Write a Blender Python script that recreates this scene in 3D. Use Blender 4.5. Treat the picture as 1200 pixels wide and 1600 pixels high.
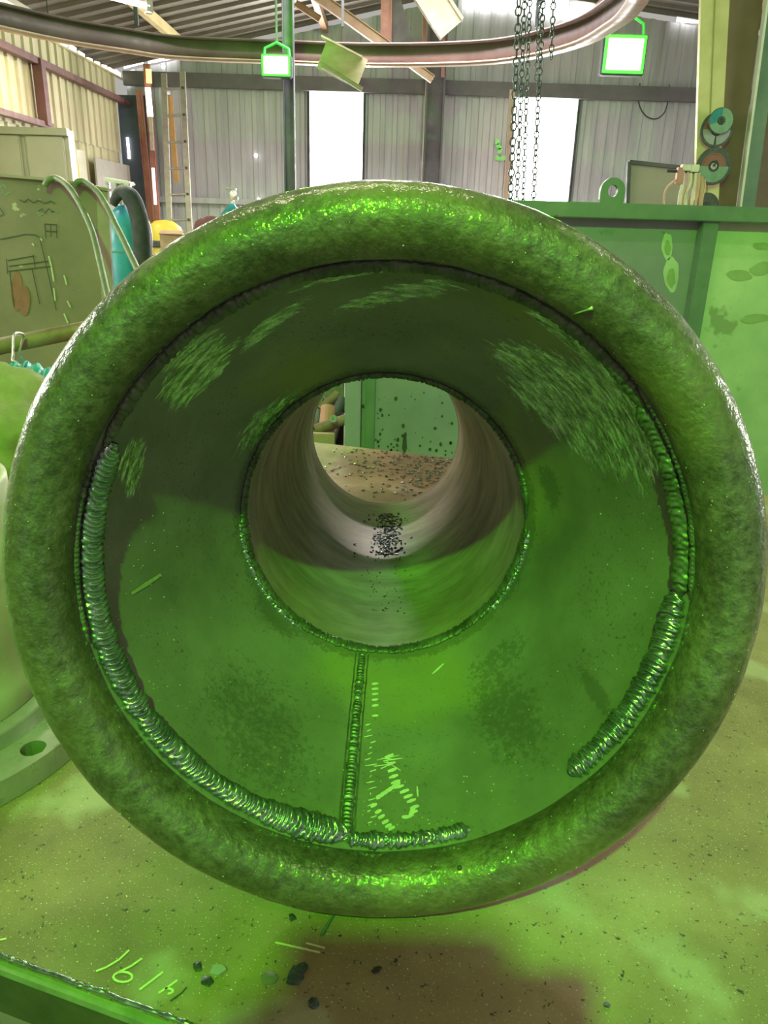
import bpy, bmesh, math, random
import numpy as np
from mathutils import Vector, Matrix, noise
random.seed(7)
PI = math.pi
for o in list(bpy.data.objects): bpy.data.objects.remove(o)
SC = bpy.context.scene
COL = SC.collection

# ------------------------------------------------------------------ camera
TZ = 0.85                                   # height of the table top
CAMZ = TZ + 0.659
th, ro = math.radians(20.4), math.radians(1.7)
FW = Vector((0, math.cos(th), -math.sin(th)))
RT = Vector((1, 0, 0)); UPV = RT.cross(FW)
R2 = math.cos(ro)*RT + math.sin(ro)*UPV
U2 = -math.sin(ro)*RT + math.cos(ro)*UPV
cam = bpy.data.objects.new('camera', bpy.data.cameras.new('camera'))
COL.objects.link(cam)
M = Matrix((( R2.x, U2.x, -FW.x, 0), (R2.y, U2.y, -FW.y, 0), (R2.z, U2.z, -FW.z, CAMZ), (0, 0, 0, 1)))
cam.matrix_world = M
cam.data.sensor_fit = 'VERTICAL'; cam.data.sensor_height = 36; cam.data.lens = 36*1200/1600
cam.data.clip_start = 0.02; cam.data.clip_end = 200
SC.camera = cam
# ------------------------------------------------------------------ world, lights, exposure
SC.view_settings.view_transform = 'Standard'; SC.view_settings.look = 'None'
SC.view_settings.gamma = 1; SC.view_settings.use_curve_mapping = False
SC.view_settings.exposure = 0.0
world = bpy.data.worlds.new('sky'); SC.world = world; world.use_nodes = True
bg = world.node_tree.nodes['Background']
bg.inputs['Color'].default_value = (1.0, 0.95, 0.88, 1); bg.inputs['Strength'].default_value = 0.45
GREEN = (0.15, 1.0, 0.010)
L_FLOOD = 172      # green floodlight hung behind the camera
L_FLOOD_FAR = 8
L_TUBE = 50
L_SKYL = 15
PANE = 9.0

def light(name, kind, loc, target, power, color, size=None, size_y=None, parent=None, spread=None):
    d = bpy.data.lights.new(name, kind); d.energy = power; d.color = color
    if kind == 'AREA':
        d.size = size; d.shape = 'RECTANGLE' if size_y else 'SQUARE'
        if size_y: d.size_y = size_y
        if spread: d.spread = spread
    elif size: d.shadow_soft_size = size
    o = bpy.data.objects.new(name, d); COL.objects.link(o)
    o.rotation_euler = (Vector(target)-Vector(loc)).to_track_quat('-Z', 'Y').to_euler()
    o.location = Vector(loc)
    return o

# ------------------------------------------------------------------ pixel helpers (photo pixels -> points of the room)
CO = Vector((0, 0, CAMZ))
def ray(x, y): return FW + (x-600)/1200*R2 - (y-800)/1200*U2
def atY(x, y, Y): d = ray(x, y); return CO + d*(Y/d.y)
def atZ(x, y, Z): d = ray(x, y); return CO + d*((Z-CAMZ)/d.z)
def atX(x, y, X): d = ray(x, y); return CO + d*(X/d.x)
def tab(x, y, h=0): return atZ(x, y, TZ+h)

# ------------------------------------------------------------------ materials
MATS = {}
def nm(name):
    m = bpy.data.materials.new(name); m.use_nodes = True
    return m, m.node_tree.nodes, m.node_tree.links, m.node_tree.nodes['Principled BSDF']
def c4(c): return (c[0], c[1], c[2], 1)
def ramp(nodes, links, src, stops, inter='LINEAR'):
    r = nodes.new('ShaderNodeValToRGB'); r.color_ramp.interpolation = inter
    e = r.color_ramp.elements
    e[0].position, e[0].color = stops[0][0], c4(stops[0][1])
    e[1].position, e[1].color = stops[-1][0], c4(stops[-1][1])
    for p, c in stops[1:-1]:
        k = e.new(p); k.color = c4(c)
    links.new(src, r.inputs[0]); return r.outputs[0]
def tex(nodes, links, scale, detail=4, rough=.55, vec=None, stretch=None, dist=0):
    if vec is None:
        t = nodes.new('ShaderNodeTexCoord'); vec = t.outputs['Object']
    if stretch:
        mp = nodes.new('ShaderNodeMapping'); mp.inputs['Scale'].default_value = stretch
        links.new(vec, mp.inputs['Vector']); vec = mp.outputs[0]
    n = nodes.new('ShaderNodeTexNoise'); n.inputs['Scale'].default_value = scale
    n.inputs['Detail'].default_value = detail; n.inputs['Roughness'].default_value = rough
    n.inputs['Distortion'].default_value = dist
    links.new(vec, n.inputs['Vector']); return n.outputs['Fac']
def mix(nodes, links, fac, a, b, mode='MIX'):
    m = nodes.new('ShaderNodeMix'); m.data_type = 'RGBA'; m.blend_type = mode
    for sock, v in ((m.inputs[0], fac), (m.inputs[6], a), (m.inputs[7], b)):
        if isinstance(v, (int, float)): sock.default_value = v
        elif isinstance(v, tuple): sock.default_value = c4(v)
        else: links.new(v, sock)
    return m.outputs[2]
def math_(nodes, links, op, a, b=0.0, c=None):
    m = nodes.new('ShaderNodeMath'); m.operation = op
    for i, v in enumerate((a, b) if c is None else (a, b, c)):
        if isinstance(v, (int, float)): m.inputs[i].default_value = v
        else: links.new(v, m.inputs[i])
    return m.outputs[0]
def bump(nodes, links, P, h, strength, dist=.002, prev=None):
    b = nodes.new('ShaderNodeBump'); b.inputs['Strength'].default_value = strength
    b.inputs['Distance'].default_value = dist
    links.new(h, b.inputs['Height'])
    if prev is not None: links.new(prev, b.inputs['Normal'])
    links.new(b.outputs[0], P.inputs['Normal']); return b.outputs[0]

def surf(name, a, b, scale=8, rough=.6, metal=0.0, bmp=.2, bscale=60, spots=None, stretch=None, bdist=.002, rvar=.15):
    """two-tone mottled surface with fine relief; spots = (colour, scale, threshold)"""
    if name in MATS: return MATS[name]
    m, N, L, P = nm(name)
    f = tex(N, L, scale, 6, .6, stretch=stretch)
    col = ramp(N, L, f, [(.3, a), (.7, b)])
    if spots:
        sf = tex(N, L, spots[1], 3, .6)
        mk = ramp(N, L, sf, [(spots[2], (0, 0, 0)), (spots[2]+.04, (1, 1, 1))])
        col = mix(N, L, mk, col, spots[0])
    L.new(col, P.inputs['Base Color'])
    rf = tex(N, L, scale*3, 4, .6)
    mr = N.new('ShaderNodeMapRange'); mr.inputs['From Min'].default_value = .3; mr.inputs['From Max'].default_value = .7
    mr.inputs['To Min'].default_value = max(.05, rough-rvar); mr.inputs['To Max'].default_value = min(1, rough+rvar)
    L.new(rf, mr.inputs['Value']); L.new(mr.outputs[0], P.inputs['Roughness'])
    P.inputs['Metallic'].default_value = metal
    if bmp: bump(N, L, P, tex(N, L, bscale, 5, .6), bmp, bdist)
    MATS[name] = m; return m
def glow(name, col, s):
    m, N, L, P = nm(name)
    P.inputs['Base Color'].default_value = c4(col); P.inputs['Emission Color'].default_value = c4(col)
    P.inputs['Emission Strength'].default_value = s; MATS[name] = m; return m

# mill-scale steel of the rolled rim: mottled, hammered, half glossy
def rim_mat():
    m, N, L, P = nm('rim_steel')
    a = tex(N, L, 9, 6, .65); b = tex(N, L, 95, 6, .75)
    col = ramp(N, L, a, [(.3, (.085, .062, .050)), (.5, (.15, .115, .09)), (.72, (.27, .215, .165))])
    col2 = ramp(N, L, b, [(.38, (.30, .30, .26)), (.60, (1.1, 1.1, 1.1))])
    col = mix(N, L, .75, col, col2, 'MULTIPLY')
    st = tex(N, L, 5, 3, .5)                                   # rust-yellow tint in broad patches
    sm = ramp(N, L, st, [(.5, (0, 0, 0)), (.65, (1, 1, 1))])
    col = mix(N, L, math_(N, L, 'MULTIPLY', sm, .45), col, (.26, .21, .08))
    L.new(col, P.inputs['Base Color'])
    P.inputs['Metallic'].default_value = .3
    r = ramp(N, L, tex(N, L, 30, 5, .7), [(.35, (.45,)*3), (.65, (.65,)*3)]); L.new(r, P.inputs['Roughness'])
    n1 = bump(N, L, P, tex(N, L, 90, 3, .55), .62, .004)
    P.inputs['Coat Weight'].default_value = .75; P.inputs['Coat Roughness'].default_value = .06
    L.new(n1, P.inputs['Coat Normal'])
    bump(N, L, P, tex(N, L, 260, 4, .65), .5, .0010, n1)
    MATS['rim'] = m; return m
def cone_mat():
    m, N, L, P = nm('cone_steel')
    at = N.new('ShaderNodeAttribute'); at.attribute_name = 'wear'
    sp = N.new('ShaderNodeSeparateColor'); L.new(at.outputs['Color'], sp.inputs[0])
    a = tex(N, L, 7, 6, .6); b = tex(N, L, 240, 3, .7)
    col = ramp(N, L, a, [(.3, (.17, .145, .14)), (.7, (.32, .275, .265))])
    pit = ramp(N, L, b, [(.30, (.25,)*3), (.42, (1, 1, 1))])
    pm = ramp(N, L, tex(N, L, 9, 3, .6), [(.42, (0,)*3), (.62, (1,)*3)])
    col = mix(N, L, pm, col, mix(N, L, 1.0, col, pit, 'MULTIPLY'))
    yl = ramp(N, L, tex(N, L, 4.2, 4, .5), [(.52, (0,)*3), (.66, (1,)*3)])
    col = mix(N, L, math_(N, L, 'MULTIPLY', yl, .5), col, (.40, .36, .10))
    # ground bright patches: smooth field in R broken by streaky noise
    cu = N.new('ShaderNodeAttribute'); cu.attribute_name = 'uvw'
    nz = tex(N, L, 1.0, 6, .72, vec=cu.outputs['Vector'], stretch=(26, 110, 26), dist=.6)
    fld = math_(N, L, 'MULTIPLY_ADD', nz, 1.5, math_(N, L, 'ADD', sp.outputs[0], -.75))
    gm = ramp(N, L, fld, [(.41, (0,)*3), (.52, (1,)*3)])
    col = mix(N, L, gm, col, ramp(N, L, tex(N, L, 1.0, 5, .8, vec=cu.outputs['Vector'], stretch=(60, 190, 60)), [(.40, (.20, .20, .19)), (.50, (.45, .45, .43)), (.62, (.95, .93, .92))]))
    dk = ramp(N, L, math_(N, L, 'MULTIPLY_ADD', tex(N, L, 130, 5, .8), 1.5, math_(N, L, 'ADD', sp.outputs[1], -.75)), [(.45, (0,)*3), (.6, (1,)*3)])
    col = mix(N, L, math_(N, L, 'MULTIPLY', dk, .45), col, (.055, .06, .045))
    L.new(col, P.inputs['Base Color'])
    mt = math_(N, L, 'MULTIPLY_ADD', gm, .55, .3); L.new(mt, P.inputs['Metallic'])
    ro_ = math_(N, L, 'MULTIPLY_ADD', gm, -.20, .46); L.new(ro_, P.inputs['Roughness'])
    n1 = bump(N, L, P, tex(N, L, 320, 3, .6), .2, .0008)
    b2 = N.new('ShaderNodeBump'); b2.inputs['Distance'].default_value = .006
    L.new(tex(N, L, 1.0, 5, .7, vec=cu.outputs['Vector'], stretch=(18, 70, 18)), b2.inputs['Height']); L.new(math_(N, L, 'MULTIPLY', gm, 1.0), b2.inputs['Strength'])
    L.new(n1, b2.inputs['Normal']); L.new(b2.outputs[0], P.inputs['Normal'])
    MATS['cone'] = m; return m
def pipe_mat():
    m, N, L, P = nm('pipe_steel')
    at = N.new('ShaderNodeAttribute'); at.attribute_name = 'uvw'      # (angle, length, 0)
    st = tex(N, L, 1.0, 6, .7, vec=at.outputs['Vector'], stretch=(1.2, 26, 1))
    a = tex(N, L, 8, 5, .6)
    col = ramp(N, L, a, [(.3, (.26, .19, .13)), (.7, (.46, .38, .26))])
    s2 = ramp(N, L, st, [(.35, (.68,)*3), (.65, (1.1,)*3)])
    col = mix(N, L, .8, col, s2, 'MULTIPLY')
    L.new(col, P.inputs['Base Color']); P.inputs['Metallic'].default_value = .2
    L.new(ramp(N, L, st, [(.3, (.6,)*3), (.7, (.38,)*3)]), P.inputs['Roughness'])
    n1 = bump(N, L, P, st, .12, .0012)
    bump(N, L, P, tex(N, L, 300, 3, .6), .2, .0008, n1)
    MATS['pipe'] = m; return m
def table_mat():
    m, N, L, P = nm('table_steel')
    a = tex(N, L, 3.2, 7, .62); 
    col = ramp(N, L, a, [(.32, (.20, .135, .07)), (.5, (.33, .235, .12)), (.7, (.48, .365, .20))])
    f = tex(N, L, 420, 2, .6)
    col = mix(N, L, ramp(N, L, f, [(.66, (0,)*3), (.70, (1,)*3)]), col, (.75, .72, .6))
    g = tex(N, L, 150, 3, .6)
    col = mix(N, L, ramp(N, L, g, [(.30, (1,)*3), (.36, (0,)*3)]), col, (.05, .045, .04))
    s = ramp(N, L, tex(N, L, 6, 3, .5), [(.58, (0,)*3), (.64, (.45,)*3)])
    col = mix(N, L, s, col, (.52, .47, .34))
    L.new(col, P.inputs['Base Color']); P.inputs['Metallic'].default_value = .15
    L.new(ramp(N, L, tex(N, L, 14, 4, .6), [(.3, (.5,)*3), (.7, (.75,)*3)]), P.inputs['Roughness'])
    n1 = bump(N, L, P, tex(N, L, 260, 4, .7), .35, .0012)
    bump(N, L, P, tex(N, L, 20, 4, .6), .2, .004, n1)
    MATS['table'] = m; return m
rim_mat(); cone_mat(); pipe_mat(); table_mat()
MATS['bead'] = surf('weld_metal', (.16, .20, .19), (.40, .46, .43), 45, .22, .85, .15, 160, bdist=.0006, rvar=.08)
MATS['seam'] = surf('seam_weld_metal', (.06, .065, .05), (.26, .28, .23), 90, .35, .6, .6, 300, bdist=.001)
MATS['jbead'] = surf('joint_weld_metal', (.05, .055, .035), (.18, .19, .14), 30, .42, .4, .5, 160, bdist=.002)
MATS['cutedge'] = surf('cut_edge_metal', (.55, .50, .42), (.75, .70, .62), 40, .4, .5, .2)
chalk = surf('chalk', (.55, .45, .45), (.70, .60, .60), 60, .9, 0, .2)
bintm = surf('bin_green_paint', (.22, .22, .25), (.34, .33, .37), 2.2, .5, .0, .12, 40, spots=((.06, .07, .04), 9, .70))
bintm2 = surf('bin_pale_green_paint', (.34, .42, .25), (.62, .66, .42), 3.2, .5, .0, .12, 40, spots=((.28, .33, .17), 7, .64))  # paler green for the panels right of the first
binrim = surf('bin_rim_paint', (.10, .16, .11), (.18, .24, .16), 6, .45, .0, .15, 60, spots=((.16, .12, .06), 30, .68))
slag = surf('slag', (.03, .035, .04), (.16, .18, .19), 60, .22, .5, .5, 200)
darkst = surf('dark_painted_steel', (.05, .05, .055), (.10, .10, .105), 4, .6, .1, .1)
farp = surf('hazy_grey_paint', (.15, .14, .155), (.22, .20, .22), 4, .6, .1, .1)  # haze over the far steelwork put into a lighter grey
redox = surf('red_oxide_paint', (.11, .045, .04), (.17, .07, .06), 5, .55, 0, .1)
sheet_g = surf('aged_grey_sheeting', (.47, .47, .50), (.66, .66, .69), 1.3, .6, .1, .1, 20, stretch=(6, 6, .7))  # lightened to stand in for haze before the far wall
sheet_y = surf('aged_cream_sheeting', (.46, .41, .24), (.62, .56, .34), 1.6, .6, .0, .1, 20, stretch=(4, 4, .7))
sheet_r = surf('roof_sheeting', (.15, .13, .11), (.24, .22, .18), 1.5, .55, .1, .1, 20)
concrete = surf('concrete', (.12, .11, .07), (.20, .18, .12), 3, .85, 0, .4, 40)
rust = surf('rusty_pipe', (.16, .09, .05), (.34, .24, .15), 10, .6, .2, .3, 60)
beige = surf('beige_cabinet_paint', (.33, .30, .22), (.42, .38, .28), 3, .5, 0, .05)
screenm = surf('screen_paint', (.15, .12, .07), (.28, .21, .13), 2.6, .6, 0, .15, 30, spots=((.42, .38, .24), 14, .66))
screenr = surf('screen_bare_edge', (.24, .19, .12), (.36, .29, .19), 6, .6, 0, .15)
rustspot = surf('rust_stain', (.24, .09, .05), (.30, .13, .08), 20, .8)
inkm = surf('dark_marker', (.04, .045, .03), (.07, .07, .05), 20, .8)
hosem = surf('green_hose', (.13, .15, .08), (.22, .23, .13), 20, .5)
blackr = surf('black_rubber', (.025, .028, .026), (.055, .06, .055), 12, .8)
teal = surf('teal_cylinder_paint', (.02, .24, .29), (.05, .36, .40), 7, .4, 0, .05, spots=((.12, .10, .07), 40, .70))
chrome = surf('dull_chrome', (.5, .48, .44), (.7, .68, .62), 20, .3, .8, .1)
alum = surf('ladder_aluminium', (.34, .31, .26), (.46, .43, .37), 20, .45, .3, .1)
orange = surf('orange_pole_paint', (.62, .36, .12), (.75, .48, .20), 10, .6)
pinkst = surf('primer_red_steel', (.42, .17, .13), (.55, .26, .20), 8, .6)
yellow = surf('yellow_plastic', (.55, .42, .04), (.68, .54, .08), 6, .45)
card = surf('cardboard', (.34, .22, .13), (.44, .31, .20), 12, .85)
maroon = surf('maroon_cloth', (.10, .03, .04), (.17, .07, .07), 9, .9)
colyel = surf('yellow_column_paint', (.55, .44, .20), (.72, .60, .30), 5, .5, 0, .1)
netm = surf('green_netting', (.20, .20, .08), (.34, .32, .14), 16, .85, 0, .5, 120, bdist=.004)
sackm = surf('hessian_sack', (.28, .21, .13), (.42, .34, .22), 40, .9, 0, .5, 150, bdist=.004)
tarpm = surf('teal_tarp', (.01, .30, .32), (.04, .45, .46), 10, .5)
flangem = surf('flange_steel', (.24, .22, .18), (.40, .37, .31), 12, .35, .45, .12, 90)
olive = surf('olive_timber', (.26, .22, .13), (.38, .33, .20), 7, .7, 0, .2, 40, stretch=(1, 1, 3))
truss_m = surf('truss_brown_paint', (.34, .20, .12), (.46, .29, .18), 6, .6)
discm = surf('disc_abrasive', (.06, .065, .06), (.11, .115, .10), 60, .9, 0, .5, 200)
lab_g = surf('disc_label_green', (.14, .24, .15), (.24, .36, .24), 20, .6)
lab_p = surf('disc_label_pale', (.26, .25, .25), (.38, .36, .35), 20, .6)
lab_r = surf('disc_label_red', (.24, .08, .06), (.30, .12, .09), 20, .6)
lab_t = surf('disc_label_teal', (.02, .18, .18), (.04, .26, .26), 20, .6)
cream = surf('cream_cable', (.60, .52, .38), (.75, .68, .52), 20, .6)
pinkc = surf('pink_cable', (.55, .30, .22), (.66, .40, .30), 20, .6)
copper = surf('copper_cable', (.40, .24, .10), (.52, .34, .16), 20, .5)
wallblu = surf('dark_blue_panel', (.06, .075, .10), (.09, .11, .14), 3, .6)
chainm = surf('chain_steel', (.06, .07, .07), (.14, .16, .16), 30, .4, .6)
neon = surf('neon_green_paint', (.25, .80, .20), (.35, .95, .30), 20, .6)
pane = glow('daylight_pane', (1, .98, .96), PANE)
pane2 = glow('daylight_slit', (1, .98, .94), 5.0)
lampg = glow('green_lamp_glass', (.80, 1.0, .55), 1.5)
tubeg = glow('fluorescent_glass', (1, .96, .82), 6)

# ------------------------------------------------------------------ object helpers
def base_of(p):
    while p.parent: p = p.parent
    return p.location.copy()
def tag(o, label=None, cat=None, group=None, kind=None):
    if label: o['label'] = label
    if cat: o['category'] = cat
    if group: o['group'] = group
    if kind: o['kind'] = kind
    return o
def thing(name, loc, label=None, cat=None, group=None, kind=None, rot=None):
    o = bpy.data.objects.new(name, None); COL.objects.link(o); o.location = Vector(loc)
    o.empty_display_size = .05
    if rot: o.rotation_euler = rot
    return tag(o, label, cat, group, kind)
def link(name, me, mat, parent=None, local=False, smooth=False):
    o = bpy.data.objects.new(name, me); COL.objects.link(o)
    if mat: me.materials.append(mat)
    if parent:
        if not local: me.transform(Matrix.Translation(-base_of(parent)))
        o.parent = parent
    elif not local:
        n = len(me.vertices); co = np.empty(n*3); me.vertices.foreach_get('co', co); co = co.reshape(-1, 3)
        c = Vector(((co[:, 0].min()+co[:, 0].max())/2, (co[:, 1].min()+co[:, 1].max())/2, co[:, 2].min()))
        me.transform(Matrix.Translation(-c)); o.location = c
    if smooth: me.shade_smooth()
    return o
def ob(name, bm, mat, parent=None, local=False, smooth=False, rc=True):
    if rc: bmesh.ops.recalc_face_normals(bm, faces=bm.faces)
    me = bpy.data.meshes.new(name); bm.to_mesh(me); bm.free()
    return link(name, me, mat, parent, local, smooth)
def grid(name, P, mat, parent=None, wu=False, wv=False, smooth=True, local=False, attrs=None):
    """P: (nu, nv, 3) array of points"""
    nu, nv = P.shape[:2]
    me = bpy.data.meshes.new(name)
    U = nu if wu else nu-1; V = nv if wv else nv-1
    i, j = np.meshgrid(np.arange(U), np.arange(V), indexing='ij')
    a = i*nv+j; b = ((i+1) % nu)*nv+j; c = ((i+1) % nu)*nv+(j+1) % nv; d = i*nv+(j+1) % nv
    F = np.stack([a, b, c, d], -1).reshape(-1, 4)
    me.vertices.add(nu*nv); me.vertices.foreach_set('co', P.reshape(-1))
    me.loops.add(F.size); me.loops.foreach_set('vertex_index', F.reshape(-1).astype(np.int32))
    me.polygons.add(len(F)); me.polygons.foreach_set('loop_start', np.arange(0, F.size, 4, dtype=np.int32))
    me.update(calc_edges=True); me.validate()
    if attrs:
        for k, v in attrs.items():
            if v.shape[-1] == 3 and k == 'uvw':
                at = me.attributes.new(k, 'FLOAT_VECTOR', 'POINT'); at.data.foreach_set('vector', v.reshape(-1))
            else:
                at = me.attributes.new(k, 'FLOAT_COLOR', 'POINT'); at.data.foreach_set('color', v.reshape(-1))
    return link(name, me, mat, parent, local, smooth)
def frame_of(z):
    z = Vector(z).normalized(); x = z.orthogonal().normalized(); return x, z.cross(x), z
def box(bm, c, s, R=None, bev=0):
    g = bmesh.ops.create_cube(bm, size=1)['verts']
    for v in g:
        v.co = Vector((v.co.x*s[0], v.co.y*s[1], v.co.z*s[2]))
        if R: v.co = R @ v.co
        v.co += Vector(c)
    if bev:
        es = {e for v in g for e in v.link_edges}
        bmesh.ops.bevel(bm, geom=list(es), offset=bev, segments=2, affect='EDGES')
    return bm
def BX(c, s, R=None, bev=.003): return box(bmesh.new(), c, s, R, bev)
def rotz(a): return Matrix.Rotation(a, 3, 'Z')
def beam(bm, a, b, w, h, up=(0, 0, 1)):
    a, b = Vector(a), Vector(b); d = (b-a); L = d.length; d.normalize()
    s = d.cross(Vector(up)).normalized(); u = s.cross(d)
    R = Matrix((s, d, u)).transposed()
    return box(bm, (a+b)/2, (w, L, h), R, 0)
def tube(bm, pts, r, n=10, cap=True, closed=False):
    pts = [Vector(p) for p in pts]; rr = r if isinstance(r, (list, tuple)) else [r]*len(pts)
    rings = []; N = len(pts); prev = None
    for i, p in enumerate(pts):
        t = (pts[(i+1) % N]-pts[i-1]) if closed else (pts[min(i+1, N-1)]-pts[max(i-1, 0)])
        t.normalize()
        x = t.orthogonal().normalized() if prev is None else (prev-t*prev.dot(t)).normalized()
        prev = x; y = t.cross(x)
        rings.append([bm.verts.new(p+(x*math.cos(k*2*PI/n)+y*math.sin(k*2*PI/n))*rr[i]) for k in range(n)])
    for i in range(N if closed else N-1):
        A, B = rings[i], rings[(i+1) % N]
        for k in range(n): bm.faces.new((A[k], A[(k+1) % n], B[(k+1) % n], B[k]))
    if cap and not closed:
        bm.faces.new(rings[0][::-1]); bm.faces.new(rings[-1])
    return bm
def TB(pts, r, n=10, **k): return tube(bmesh.new(), pts, r, n, **k)
def smoothpts(P, k=6):
    P = [Vector(p) for p in P]; out = []
    for i in range(len(P)-1):
        a, b, c, d = P[max(i-1, 0)], P[i], P[i+1], P[min(i+2, len(P)-1)]
        for j in range(k):
            t = j/k
            out.append(.5*((2*b)+(c-a)*t+(2*a-5*b+4*c-d)*t*t+(3*b-a-3*c+d)*t**3))
    out.append(P[-1]); return out
def lathe(bm, prof, c=(0, 0, 0), n=32, ax=(0, 0, 1), closed=False):
    """prof: list of (radius, height)"""
    x, y, z = frame_of(ax); c = Vector(c); rings = []
    for r, h in prof:
        if r < 1e-6: rings.append([bm.verts.new(c+z*h)])
        else: rings.append([bm.verts.new(c+z*h+(x*math.cos(k*2*PI/n)+y*math.sin(k*2*PI/n))*r) for k in range(n)])
    m = len(rings)
    for i in range(m if closed else m-1):
        A, B = rings[i], rings[(i+1) % m]
        for k in range(n):
            q = [A[k % len(A)], A[(k+1) % len(A)], B[(k+1) % len(B)], B[k % len(B)]]
            u = []
            for v in q:
                if v not in u: u.append(v)
            if len(u) > 2: bm.faces.new(u)
    return bm
def sheet_profile(width, pitch=.18, rib=.035, top=.05, d=.02):
    """points (u, depth) of trapezoid cladding"""
    pts = [(0, 0)]; u = 0
    n = max(1, round(width/pitch)); p = width/n
    for k in range(n):
        u0 = k*p+p*.5-top/2
        pts += [(u0-rib*.4, 0), (u0, d), (u0+top, d), (u0+top+rib*.4, 0)]
    pts.append((width, 0)); return pts
def sheet(name, a, du, dv, nrm, W, H, mat, parent, pitch=.18, dd=.02, t=.004):
    a, du, dv, nrm = Vector(a), Vector(du).normalized(), Vector(dv).normalized(), Vector(nrm).normalized()
    pr = sheet_profile(W, pitch, d=dd)
    bm = bmesh.new(); rows = []
    for off in (0, -t):
        lo = [bm.verts.new(a+du*u+nrm*(q+off)) for u, q in pr]
        hs = H if callable(H) else (lambda u: H)
        hi = [bm.verts.new(a+du*u+nrm*(q+off)+dv*hs(u)) for u, q in pr]
        rows.append((lo, hi))
    (l0, h0), (l1, h1) = rows
    for i in range(len(pr)-1):
        bm.faces.new((l0[i], l0[i+1], h0[i+1], h0[i])); bm.faces.new((l1[i+1], l1[i], h1[i], h1[i+1]))
        bm.faces.new((l0[i+1], l0[i], l1[i], l1[i+1])); bm.faces.new((h0[i], h0[i+1], h1[i+1], h1[i]))
    bm.faces.new((l0[0], h0[0], h1[0], l1[0])); bm.faces.new((l0[-1], l1[-1], h1[-1], h0[-1]))
    return ob(name, bm, mat, parent)

# ================================================================== SETTING
YB = 11.0; XL = -3.43; XR = 5.2; YN = -2.2
floor = ob('floor', BX(((XL+XR)/2, (YB+YN)/2-1, -.05), (XR-XL+.6, YB-YN+4, .1), bev=0), concrete); tag(floor, kind='structure')
def roofz(x):
    pts = [(XL-.3, 3.25), (1.0, 4.28), (XR+.3, 3.80)]
    for (x0, z0), (x1, z1) in zip(pts, pts[1:]):
        if x <= x1: return z0+(z1-z0)*(x-x0)/(x1-x0)
    return pts[-1][1]
# far wall: corrugated sheets side by side, two openings filled by bright translucent panes
wb = thing('wall_back', (0, YB, 0), kind='structure')
edges = [XL, -2.66, -1.89, -1.118, -.403, .226, .855, 1.484, 2.324, 3.05, 3.78, 4.5, XR]
ZG = 3.16
for k, (x0, x1) in enumerate(zip(edges, edges[1:])):
    win = k in (3, 7)
    W = x1-x0
    if win:
        sheet('wall_sheet', (x0, YB, 0), (1, 0, 0), (0, 0, 1), (0, -1, 0), W, .95, sheet_g, wb, .16)
    else:
        sheet('wall_sheet', (x0, YB, 0), (1, 0, 0), (0, 0, 1), (0, -1, 0), W, ZG, sheet_g, wb, .16)
    z0 = 3.13 if win else ZG
    sheet('wall_sheet', (x0, YB+.02, z0), (1, 0, 0), (0, 0, 1), (0, -1, 0), W, (lambda u, x0=x0, z0=z0: roofz(x0+u)-.06-z0), sheet_g, wb, .2)
for (z, h, m_) in ((3.16, .16, farp), (1.76, .07, sheet_g), (.9, .08, farp)):
    for x0, x1 in (((XL, XR),) if z > 3 else ((XL, -1.16), (-.36, 1.42), (2.36, XR))):
        ob('girt', BX(((x0+x1)/2, YB-.09, z), (x1-x0, .08, h)), m_, wb)
for k, (x0, x1) in enumerate(((-1.118, -.403), (1.484, 2.324))):
    w = thing('window_%d' % (k+1), ((x0+x1)/2, YB, .95), kind='structure')
    z0, z1 = .95, 3.12
    ob('pane', BX(((x0+x1)/2, YB+.03, (z0+z1)/2), (x1-x0-.03, .012, z1-z0-.03), bev=0), pane, w)
    ob('window_frame', BX((x0+.0, YB-.02, (z0+z1)/2), (.03, .06, z1-z0)), darkst, w)
    ob('window_frame', BX((x1-.0, YB-.02, (z0+z1)/2), (.03, .06, z1-z0)), darkst, w)
    ob('window_frame', BX(((x0+x1)/2, YB-.02, z1), (x1-x0, .06, .03)), darkst, w)
    ob('window_sill', BX(((x0+x1)/2, YB-.03, z0), (x1-x0, .1, .03)), darkst, w)
    light('window_daylight', 'AREA', ((x0+x1)/2, YB-.08, 2.1), ((x0+x1)/2, 0, 1.2), 170, (1, .97, .94), x1-x0, 2.0)
# left wall
wl = thing('wall_left', (XL, 8, 0), kind='structure')
ys = [-2.2+i*.94 for i in range(15)]; ys[-1] = YB-.45
for y0, y1 in zip(ys, ys[1:]):
    if y1-y0 < .1: continue
    sheet('wall_sheet', (XL, y0, 2.28), (0, 1, 0), (0, 0, 1), (1, 0, 0), y1-y0, .86, sheet_y, wl, .19)
    sheet('wall_sheet', (XL-.02, y0, 0), (0, 1, 0), (0, 0, 1), (1, 0, 0), y1-y0, 2.28, sheet_y, wl, .24)
ob('girt', BX((XL+.07, 4.3, 2.86), (.07, 13, .06)), redox, wl)
ob('girt', BX((XL+.07, 4.0, 2.33), (.07, 8.6, .05)), redox, wl)
ob('wall_post', BX((XL+.08, 8.15, 2.6), (.09, .1, .56)), redox, wl)
# glowing strips for the band of daylight between wall top and corrugated roof, broken by the roof ribs
slit = thing('window_3', (XL, 6, 3.2), kind='structure')
bm = bmesh.new(); y = 5.0
while y < YB-.2:
    L_ = random.uniform(.13, .2)
    box(bm, (XL-.02, y, 3.175+random.uniform(-.01, .01)), (.02, L_, random.uniform(.03, .06)), Matrix.Rotation(random.uniform(-.12, .12), 3, 'X'))
    y += .24
tag(ob('gap_glow', bm, glow('warm_slit', (1, .86, .6), 1.8), slit), kind='stuff')
ob('eave_angle', BX((XL+.02, 4.3, 3.13), (.03, 13, .02)), sheet_y, wl)
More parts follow.
